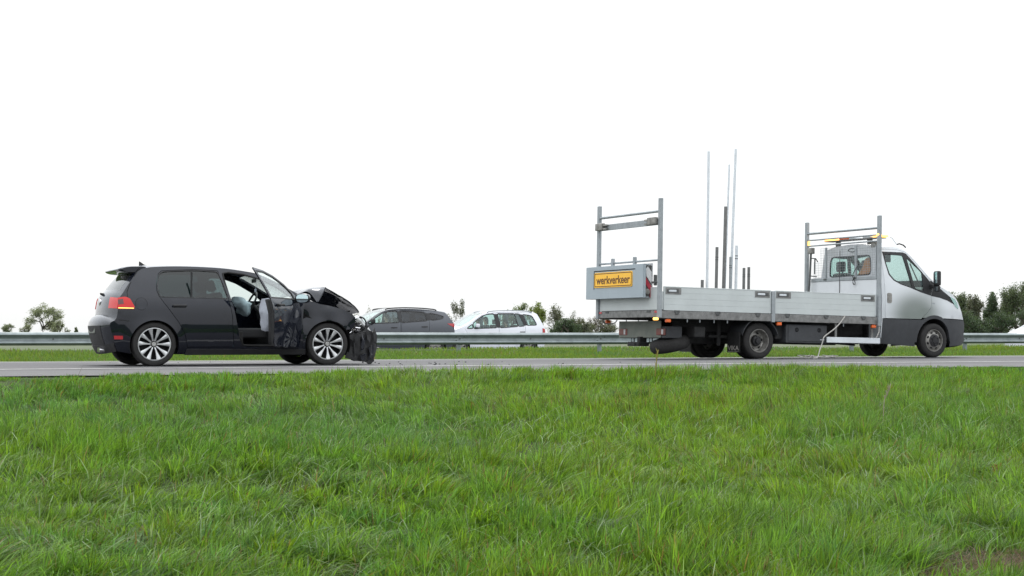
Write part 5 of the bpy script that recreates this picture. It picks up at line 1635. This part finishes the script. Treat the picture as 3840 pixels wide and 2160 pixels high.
    k = B(); k.tube([(0, .21 * math.cos(a), .21 * math.sin(a)) for a in np.linspace(0, 2 * PI, 25)], .015, 8, False); k.tube([(0, -.2, 0), (.03, 0, 0), (0, .2, 0)], .02)
    k.xf(Matrix.Translation((3.98, .50, 1.38)) @ Matrix.Rotation(R(42), 4, 'Y')); k.build('steering_wheel', M['black_trim'], T)
    k = B(); k.tube(catmull([(3.86, -.80, 1.90), (3.90, -.79, 1.84), (4.06, -.80, 1.56), (4.09, -.81, 1.48)], 4), .013, 8); k.build('grab_handle', M['seat'], T)
    # nose-down body
    for o in T.children:
        if not o.get('keep'):
            o.matrix_basis = PM @ o.matrix_basis
    bpy.context.view_layer.update()
    for o in T.children:
        if o.get('keep'): del o['keep']
    return T, T.matrix_basis @ PM
truck, TRUCK = flatbed_truck()

# orange hi-vis jacket hung behind the near seat of the cab
def jacket():
    o = sheet('hi_vis_jacket', [[(3.075, -.98, 1.95), (3.07, -.86, 2.0), (3.06, -.72, 1.98), (3.07, -.66, 1.88)], [(3.06, -.97, 1.80), (3.03, -.85, 1.82), (3.03, -.70, 1.80), (3.05, -.56, 1.74)],
                                [(3.06, -.97, 1.68), (3.02, -.8, 1.68), (3.03, -.62, 1.66), (3.05, -.45, 1.64)], [(3.06, -.96, 1.56), (3.03, -.8, 1.55), (3.03, -.6, 1.55), (3.05, -.42, 1.56)]], M['orange'], None, .02, crumple(14, .02, 8))
    o.matrix_world = TRUCK @ Matrix.Translation((0, .33, 0))
    tag(o, 'orange hi-vis jacket hanging behind the cab rear window of the white truck', 'jacket')
jacket()

# galvanised posts standing on the load bed
PO = [(-.67, -.2, 3.92, .026, 'galv_pale', 'tall bright steel post, leftmost of the tall ones standing on the truck bed', 0.0),
      (-.46, -.2, 2.07, .030, 'post_dark', 'short dark steel post between the leftmost tall post and the thick dark one', .010),
      (-.29, -.2, 2.87, .034, 'post_dark', 'thick dark steel post of middle height in the middle of the bed', .018),
      (-.06, .10, 3.74, .020, 'galv_pale', 'thin bright steel post just behind the thick dark one', .030),
      (-.06, -.1, 4.03, .026, 'galv_pale', 'tallest steel post on the truck bed', .030),
      (-.16, -.25, 1.89, .026, 'galv', 'short grey steel post at the foot of the tallest post', .0),
      (.00, -.2, 2.12, .028, 'galv_pale', 'bright short post right of the tallest post', .012),
      (.19, -.2, 1.69, .028, 'post_dark', 'low dark post, left one of the level pair at the right end', .006),
      (.31, -.2, 1.71, .028, 'post_dark', 'low dark post, right one of the level pair at the right end', .0),
      (-.78, -.2, 1.42, .030, 'post_dark', 'stub of a dark post left of all the tall ones', .0)]
for x, y, z1, r_, mm, lb, tilt in PO:
    k = B()
    L = z1 - .80
    k.tube([(0, 0, 0), (tilt * L, 0, L)], r_, 10)
    for q in (.86, .82) if L < 1.4 else (.93,):
        k.lathe([(r_ * 1.02, -.004), (r_ * 1.02, .004)], 8, (0, 0, 0)) if False else None
    o = k.build('steel_post', M[mm])
    if L > .8:
        for q in ((.84, .80) if L < 1.6 else ()):
            hk = B(); hk.tube([(tilt * L * q, 0, L * q), (tilt * L * (q + .012), 0, L * (q + .012))], r_ * 1.1, 10); hk.build('band', M['galv_dark'], o)
    o.matrix_world = TRUCK @ Matrix.Translation((x, y, .80))
    tag(o, lb, 'steel post', 'steel posts standing on the truck bed')

# rope hanging from the bed to the road
def rope():
    pts = [TRUCK @ Vector(p) for p in ((1.94, -1.13, .79), (1.92, -1.135, .75), (1.80, -1.14, .62), (1.66, -1.14, .51), (1.54, -1.13, .43), (1.44, -1.13, .36), (1.41, -1.13, .28), (1.38, -1.13, .20), (1.34, -1.13, .11))]
    g = TRUCK @ Vector((1.28, -1.14, 0)); g.z = .03
    g2 = TRUCK @ Vector((1.14, -1.2, 0)); g2.z = .016
    k = B(); k.tube(catmull(pts + [g, g2], 4), .011, 7)
    o = k.build('rope', M['rope'])
    rd = random.Random(3)
    k = B()
    for i in range(9):
        c = Vector((g.x + rd.uniform(-.25, .5), g.y + rd.uniform(-.05, .25), .018))
        ps = [c + Vector((rd.uniform(-.16, .16), rd.uniform(-.1, .1), rd.uniform(0, .05))) for _ in range(5)]
        k.tube(catmull(ps, 4), .008, 6)
    k.build('loose_coil', M['rope'], o)
    tag(o, 'pale rope dangling from the truck bed rail down to a tangle on the road', 'rope')
rope()

# ------------------------------------------------------------------ traffic on the far carriageway (driving to the left)
def plain_wheel(parent, x, s, y, r, spokes=5):
    w = empty('wheel', parent, (x, s * y, r))
    w.rotation_euler = (0, x, 0) if s < 0 else (0, x, PI)
    put('tyre', tyre_mesh(r, r * .66, .21, ('bg', r)), w)
    def rim():
        b = B(); a_ = r * .66
        b.lathe([(a_ + .004, -.085), (a_ - .006, -.095), (a_ - .02, -.088), (a_ - .03, -.03), (a_ - .03, .05)], 36)
        for k in range(spokes):
            a = 2 * PI * k / spokes
            hw0, hw1 = .03, .045
            c, s_ = math.cos(a), math.sin(a)
            q = [(.03, -hw0), (a_ - .01, -hw1), (a_ - .01, hw1), (.03, hw0)]
            b.prism([(u * c - v * s_, u * s_ + v * c) for u, v in q], -.085, -.06)
        b.lathe([(.06, -.06), (.055, -.088), (.0001, -.09)], 20)
        return me_of(b, 'rim', M['steel_rim'])
    put('rim', cached(('bgrim', r, spokes), rim), w)
    def disc():
        b = B(); b.lathe([(r * .64, -.02), (.0001, -.02)], 28); return me_of(b, 'rim_disc', M['rim_black'])
    put('rim_disc', cached(('bgdisc', r), disc), w)

def far_car(name, label, cat, loc, spec):
    T = thing(name, label, cat, loc, PI)
    wz = lerp_tab(spec['wz'])
    L0, L1 = spec['plan']
    def W(x, z):
        p = 1.
        if x < L0[0]: p = 1 - L0[1] * ((L0[0] - x) / .6) ** 2
        if x > L1[0]: p = 1 - L1[1] * ((x - L1[0]) / .9) ** 2
        return wz(z) * p
    K = 4
    cv = catmull(spec['ctrl'], K)
    paint = M[spec['paint']]
    I = spec['idx']                   # (bumper end, tailgate end, rear glass end, roof end, windscreen end, bonnet end)
    top = [(c[0], c[1]) for c in cv]
    wb, rw, ra = spec['wb'], spec['rw'], spec['ra']
    z0 = spec['z0']
    strip('rear_bumper', cv, 0, I[0] * K, W, paint, T)
    strip('tailgate', cv, I[0] * K, I[1] * K, W, paint, T)
    strip('rear_window', cv, I[1] * K, I[2] * K, W, M[spec['rear_glass']], T, -.8, .8, 8, .005)
    for s in (-1, 1):
        strip('rear_pillar', cv, I[1] * K, I[2] * K, W, paint, T, min(s * .8, s), max(s * .8, s), 3)
        strip('windscreen_pillar', cv, I[3] * K, I[4] * K, W, paint, T, min(s * .90, s), max(s * .90, s), 3, .02)
    strip('roof', cv, I[2] * K, I[3] * K, W, paint, T)
    strip('windscreen', cv, I[3] * K, I[4] * K, W, M['bg_glass'], T, -.90, .90, 10, .005)
    strip('bonnet', cv, I[4] * K, I[5] * K, W, paint, T)
    strip('front_bumper', cv, I[5] * K, (len(spec['ctrl']) - 1) * K, W, paint, T)
    out = top + [(wb + ra + .08, z0)] + arc(wb, rw, ra, -12, 192, 16) + [(wb - ra - .06, z0), (ra + .06, z0)] + arc(0, rw, ra, -12, 192, 16) + [(-ra - .06, z0)]
    for s in (-1, 1):
        side = panel('body_side', out, W, s, paint, T, spec['doors'] + spec['fixed'], .12, .02)
        for d in spec['doors']:
            wins = [w for w in spec['wins'] if inside((sum(p[0] for p in w) / len(w), sum(p[1] for p in w) / len(w)), d)]
            dr = panel('door', inset(d, .009), W, s, paint, T, [rnd(w, .04) for w in wins], .12, .02)
            for w in wins:
                panel('window', inset(rnd(w, .04), -.006), W, s, M['bg_glass'] if w[0][0] > spec['dark_x'] else M[spec['rear_glass']], dr, [], .15, .004, -.006)
                panel('window_frame', inset(rnd(w, .04), -.03), W, s, M['black_trim'], dr, [inset(rnd(w, .04), .004)], .12, .006, .003)
        for w in spec['fixed']:
            panel('window', inset(rnd(w, .05), -.006), W, s, M[spec['rear_glass']], side, [], .15, .004, -.004)
            panel('window_frame', inset(rnd(w, .05), -.03), W, s, M['black_trim'], side, [inset(rnd(w, .05), .004)], .12, .006, .003)
        for pl in spec['pillars']:
            panel('pillar_trim', pl, W, s, M['black_trim'], T, [], .1, .004, .006)
        for (hx, hz) in spec['handles']:
            b = B(); yy = s * (W(hx, hz) + .012)
            b.box(hx - .11, hx + .11, yy - .015, yy + .015, hz - .014, hz + .016, .008); b.build('door_handle', M['black_trim'], T)
        panel('tail_lamp', spec['tail'], W, s, M['red_lens'], T, [], .06, .02, .008)
        seg = [c for c in cv if spec['tail_z'][0] <= c[1] <= spec['tail_z'][1] and c[0] < 0]
        if len(seg) > 1:
            strip('tail_lamp', seg, 0, len(seg) - 1, W, M['red_lens'], T, min(s * .72, s), max(s * .72, s), 4, .01, .008)
        mx, mz = spec['mirror']
        b = B(); yy = s * (W(mx, mz) + .13)
        b.box(mx - .06, mx + .06, yy - .10, yy + .10, mz - .06, mz + .08, .04); mi = b.build('door_mirror', M[spec['mirror_paint']], T)
        b = B(); b.box(mx - .04, mx + .05, min(s * (W(mx, mz) - .02), yy), max(s * (W(mx, mz) - .02), yy), mz - .09, mz - .055, .01); b.build('mirror_arm', M['black_trim'], mi)
        b = B(); rl = spec['rail']
        b.tube(catmull([(x, s * (W(x, min(z, wz_top)) - .02), z) for x, z in rl for wz_top in (spec['ctrl'][I[2]][1],)], 4), .022, 7)
        b.build('roof_rail', M[spec.get('railm', 'black_trim')], T)
    for x in (0, wb):
        for s in (-1, 1):
            plain_wheel(T, x, s, spec['ytrack'], rw, spec['spokes'])
            b = B(); vs = []; fs = []
            for q in arc(x, rw, ra, -10, 190, 12): vs += [(q[0], s * .5, q[1]), (q[0], s * (spec['ytrack'] + .08), q[1])]
            for i in range(12): fs.append((2 * i, 2 * i + 1, 2 * i + 3, 2 * i + 2))
            b.add(vs, fs); b.build('wheel_housing', M['dark_hole'], T, fix=False)
    b = B(); b.box(-.7, wb + .7, -.55, .55, z0, .55); b.box(.45, wb - .45, -.80, .80, z0 + .01, .38); b.build('floor', M['chassis'], T)
    for x, y in spec['seats']:
        b = B(); b.box(x - .25, x + .25, y - .25, y + .25, .50, .66, .04); b.box(x - .36, x - .22, y - .24, y + .24, .62, 1.20, .05); b.box(x - .37, x - .28, y - .12, y + .12, 1.22, 1.40, .03); b.build('seat', M['seat'], T)
    b = B(); b.prism([(spec['dash'], .75), (spec['dash'] + .05, 1.02), (spec['dash'] + .5, 1.04), (spec['dash'] + .5, .7)], -.7, .7); b.build('dashboard', M['black_trim'], T)
    return T, W

suv = dict(paint='grey_car', rear_glass='bg_tint', dark_x=1.25, mirror_paint='black_trim', wb=2.69, rw=.345, ra=.40, z0=.30, ytrack=.79, spokes=10,
    wz=[(.25, .86), (.5, .90), (.8, .915), (1.1, .90), (1.25, .86), (1.45, .77), (1.6, .68), (1.72, .60)], plan=((-.2, .13), (2.7, .18)),
    ctrl=[(-.62, .36, .14), (-.72, .60, .14), (-.74, .80, .13), (-.735, .90, .13), (-.72, 1.10, .12), (-.70, 1.20, .11), (-.55, 1.42, .10), (-.44, 1.56, .08), (-.30, 1.60, .06), (.1, 1.655, .05), (.7, 1.69, .045), (1.3, 1.685, .045), (1.72, 1.635, .045), (2.05, 1.50, .05), (2.45, 1.25, .06), (2.62, 1.15, .08), (2.95, 1.09, .09), (3.25, 1.0, .10), (3.42, .86, .12), (3.46, .65, .13), (3.42, .40, .12)],
    idx=(3, 5, 8, 12, 15, 18),
    doors=[[(1.28, .42), (1.255, 1.0), (1.265, 1.58), (1.30, 1.655), (1.66, 1.635), (1.92, 1.555), (2.20, 1.385), (2.52, 1.16), (2.45, .85), (2.30, .62), (2.28, .42)],
           [(.47, .50), (.40, .75), (.22, .95), (.20, 1.26), (.28, 1.56), (.38, 1.625), (1.23, 1.655), (1.235, 1.0), (1.26, .42), (.52, .42)]],
    wins=[[(1.33, 1.235), (1.33, 1.61), (1.64, 1.59), (1.86, 1.525), (2.12, 1.375), (2.42, 1.20)], [(.30, 1.30), (.34, 1.55), (.42, 1.575), (1.20, 1.61), (1.205, 1.23)]],
    fixed=[[(.13, 1.315), (.15, 1.545), (-.14, 1.485), (-.33, 1.425), (-.27, 1.375), (-.05, 1.335)]],
    pillars=[[(1.20, 1.23), (1.20, 1.61), (1.335, 1.61), (1.335, 1.235)], [(.305, 1.30), (.345, 1.55), (.14, 1.55), (.12, 1.31)]],
    handles=[(1.50, 1.05), (.40, 1.08)], tail=[(-.44, 1.195), (-.735, 1.20), (-.73, 1.06), (-.62, 1.10)], tail_z=(1.04, 1.20), mirror=(2.28, 1.26), rail=[(1.74, 1.655), (1.6, 1.70), (1.1, 1.728), (.5, 1.718), (.0, 1.68), (-.12, 1.64)],
    seats=[(1.55, .36), (1.55, -.36), (.65, .36), (.65, -.36)], dash=2.05)
mpv = dict(paint='white_car', rear_glass='bg_glass', dark_x=9, mirror_paint='white_car', wb=2.80, rw=.325, ra=.385, z0=.23, ytrack=.78, spokes=7,
    wz=[(.2, .85), (.45, .89), (.8, .905), (1.05, .895), (1.2, .85), (1.4, .775), (1.6, .69), (1.72, .62)], plan=((-.2, .13), (2.8, .20)),
    ctrl=[(-.66, .30, .14), (-.72, .55, .14), (-.73, .72, .13), (-.715, .86, .12), (-.70, 1.02, .12), (-.62, 1.22, .11), (-.50, 1.48, .09), (-.41, 1.62, .07), (-.22, 1.665, .05), (.3, 1.69, .045), (.9, 1.695, .045), (1.4, 1.675, .045), (1.72, 1.63, .045), (2.05, 1.50, .05), (2.45, 1.265, .06), (2.80, 1.09, .08), (3.10, .99, .09), (3.38, .90, .10), (3.56, .78, .12), (3.62, .58, .13), (3.58, .32, .12)],
    idx=(3, 4, 7, 12, 15, 18),
    doors=[[(1.27, .34), (1.25, 1.0), (1.285, 1.60), (1.33, 1.645), (1.66, 1.615), (1.90, 1.545), (2.20, 1.365), (2.66, 1.05), (2.48, .80), (2.36, .60), (2.36, .34)],
           [(.47, .50), (.40, .70), (.16, .85), (.12, 1.15), (.28, 1.62), (.36, 1.655), (1.25, 1.66), (1.225, 1.0), (1.245, .34), (.52, .34)]],
    wins=[[(1.36, 1.09), (1.39, 1.60), (1.64, 1.575), (1.86, 1.51), (2.12, 1.355), (2.28, 1.24), (2.27, 1.06)], [(.46, 1.145), (.54, 1.61), (1.215, 1.605), (1.17, 1.09)], [(.19, 1.165), (.34, 1.60), (.50, 1.605), (.42, 1.145)], [(2.33, 1.06), (2.33, 1.20), (2.54, 1.06)]],
    fixed=[[(.06, 1.185), (.18, 1.58), (-.10, 1.55), (-.19, 1.52), (-.27, 1.36), (-.33, 1.21), (-.29, 1.195)]],
    pillars=[[(1.165, 1.085), (1.21, 1.607), (1.395, 1.605), (1.365, 1.085)], [(.05, 1.18), (.175, 1.59), (.345, 1.605), (.195, 1.16)]],
    handles=[(1.40, .875), (.27, .92)], tail=[(-.585, 1.06), (-.70, 1.05), (-.72, .88), (-.59, .88)], tail_z=(.86, 1.04), mirror=(2.17, 1.15), rail=[(1.66, 1.655), (1.5, 1.705), (.9, 1.735), (.2, 1.725), (-.12, 1.70), (-.22, 1.65)], railm='galv',
    seats=[(1.55, .38), (1.55, -.38), (.72, .45), (.72, -.45)], dash=2.15)
G = -.328
grey, _ = far_car('grey_suv', 'dark grey car with black roof rails and red tail lamp behind the guard rail', 'car', (20.57, 53.51, G), suv)
white, _ = far_car('white_people_carrier', 'white people carrier behind the guard rail, its nose hidden by the grey car', 'car', (26.27, 58.3, G), mpv)
dup(white, (54.2, 58.3, G), PI, 'white car of which only the bonnet shows over the guard rail at the right edge', 'car')

# ------------------------------------------------------------------ people in the cars
def person(label, loc, rz, shirt, s=1., child=False):
    """seated figure: hips at the origin, facing +x"""
    root = bpy.data.objects.new('person', None)
    me = bpy.data.meshes.new('person')
    P_ = [((0, 0, 0), .13), ((-.02, 0, .16), .125), ((-.04, 0, .34), .145), ((-.04, 0, .47), .09), ((-.02, 0, .54), .052), ((-.01, 0, .60), .058), ((0, 0, .68), .088), ((0, 0, .76), .085),
          ((-.03, .17, .43), .062), ((.05, .23, .24), .045), ((.26, .20, .17), .036), ((.34, .17, .20), .03),
          ((-.03, -.17, .43), .062), ((.05, -.23, .24), .045), ((.26, -.20, .17), .036), ((.34, -.17, .20), .03),
          ((.20, .10, .0), .085), ((.42, .11, .03), .065), ((.50, .11, -.20), .05), ((.20, -.10, .0), .085), ((.42, -.11, .03), .065), ((.50, -.11, -.20), .05)]
    E_ = [(0, 1), (1, 2), (2, 3), (3, 4), (4, 5), (5, 6), (6, 7), (3, 8), (8, 9), (9, 10), (10, 11), (3, 12), (12, 13), (13, 14), (14, 15), (0, 16), (16, 17), (17, 18), (0, 19), (19, 20), (20, 21)]
    me.from_pydata([Vector(p) * s for p, r in P_], E_, [])
    o = bpy.data.objects.new('person', me); COL.objects.link(o)
    me.materials.append(M['skin'])
    sk = o.modifiers.new('skin', 'SKIN')
    for i, (p, r) in enumerate(P_):
        v = me.skin_vertices[0].data[i]; v.radius = (r * s, r * s); v.use_root = (i == 0)
    sb = o.modifiers.new('sub', 'SUBSURF'); sb.levels = 1; sb.render_levels = 1
    o.location = loc; o.rotation_euler = (0, 0, rz)
    bpy.context.view_layer.update()
    ev = o.evaluated_get(bpy.context.evaluated_depsgraph_get())
    m2 = bpy.data.meshes.new_from_object(ev)
    m2.materials.clear(); m2.materials.append(shirt); m2.materials.append(M['skin'])
    for p in m2.polygons:                                    # bare skin only at the neck, face and hands
        c = p.center / s
        p.material_index = 1 if c.z > .52 or (c.x > .30 and abs(c.y) > .14 and c.z > .1) else 0
    m2.shade_smooth()
    o.modifiers.clear(); o.data = m2
    tag(o, label, 'person')
    bm = bmesh.new(); bmesh.ops.create_icosphere(bm, subdivisions=2, radius=.105 * s)
    for v in bm.verts:
        v.co += Vector((-.015 * s, 0, .745 * s))
        if v.co.x > .04 * s and v.co.z < .77 * s: v.co.x = .04 * s
    hm = bpy.data.meshes.new('hair'); bm.to_mesh(hm); bm.free(); link('hair', hm, M['hair'], o)
    return o

def in_car(c, x, y, z): return (c.location.x - x, c.location.y - y, c.location.z + z)
# both cars drive on the right, so the driver sits on the side nearer the camera
person('driver of the white people carrier, dark top', in_car(white, 1.60, .38, .66), PI, M['shirt_dark'])
person('front passenger of the white people carrier, grey top', in_car(white, 1.60, -.38, .66), PI, M['shirt_grey'])
person('small passenger in the back of the white people carrier', in_car(white, .78, .45, .66), PI, M['shirt_grey'], .85)
person('driver of the dark grey car', in_car(grey, 1.60, .36, .68), PI, M['shirt_grey'])

# ------------------------------------------------------------------ roadside odds and ends
def weed():
    k = B()
    k.tube(catmull([(0, 0, 0), (.01, 0, .15), (.035, 0, .30), (.05, 0, .38)], 4), [.006] * 13, 5)
    for i in range(10):
        z = .16 + i * .022; a = i * 2.4
        x = .012 + .10 * (z - .15) ** 1
        k.tube([(x, 0, z), (x + .02 * math.cos(a), .02 * math.sin(a), z + .05)], [.006, .001], 4)
    o = k.build('weed', mat('weed_yellow', (.28, .24, .05), .8, var=.4, vscale=30), None)
    o.location = (10.45, 18.9, -.12)
    tag(o, 'tall yellowing weed stalk standing alone at the road edge below the truck tail', 'plant')
    k = B()
    k.tube(catmull([(0, 0, 0), (.01, 0, .2), (.03, 0, .34)], 4), [.004] * 9, 5)
    rd = random.Random(9)
    for i in range(60):
        z = .30 + rd.random() * .14; x = .03 + (z - .3) * .5
        a = rd.uniform(0, 6.3); k.tube([(x, 0, z), (x + .02 * math.cos(a), .02 * math.sin(a), z + .025)], [.003, .001], 3)
    o = k.build('grass_plume', mat('plume_beige', (.30, .26, .19), .9), None)
    o.location = (10.33, 13.9, -.50)
    tag(o, 'pale feathery grass plume sticking out of the verge in front of the truck cab', 'plant')
    k = B()
    for i in range(3):
        k.tube(catmull([(0, 0, 0), (.03 * (i - 1), 0, .12), (.07 * (i - 1), 0, .22 + .03 * i)], 4), [.004] * 9, 5)
    rd = random.Random(19)
    for i in range(40):
        z = .14 + rd.random() * .12; x = rd.uniform(-.08, .08)
        k.box(x - .008, x + .008, -.006, .006, z, z + .01)
    o = k.build('dock_plant', mat('dock_rust', (.26, .09, .03), .9, var=.4, vscale=40), None)
    o.location = (9.12, 10.75, -.76); o.scale = (.6, .6, .6)
    tag(o, 'rust-coloured dock plant in the grass near the lower right corner', 'plant')
weed()

rd = random.Random(77)
k = B()
for i in range(34):
    x = rd.gauss(9.0, .9); y = 23.6 + rd.uniform(-.9, 2.3); a = rd.uniform(.004, .012)
    k.box(x - a, x + a, y - a, y + a, .008, .008 + a * 1.1, .002)
for i in range(12):
    x = rd.uniform(4, 14); y = rd.uniform(22.2, 27.5); a = rd.uniform(.004, .010)
    k.box(x - a, x + a, y - a, y + a, .008, .008 + a * 1.1, .002)
deb = k.build('debris', M['engine'])
deb['kind'] = 'stuff'
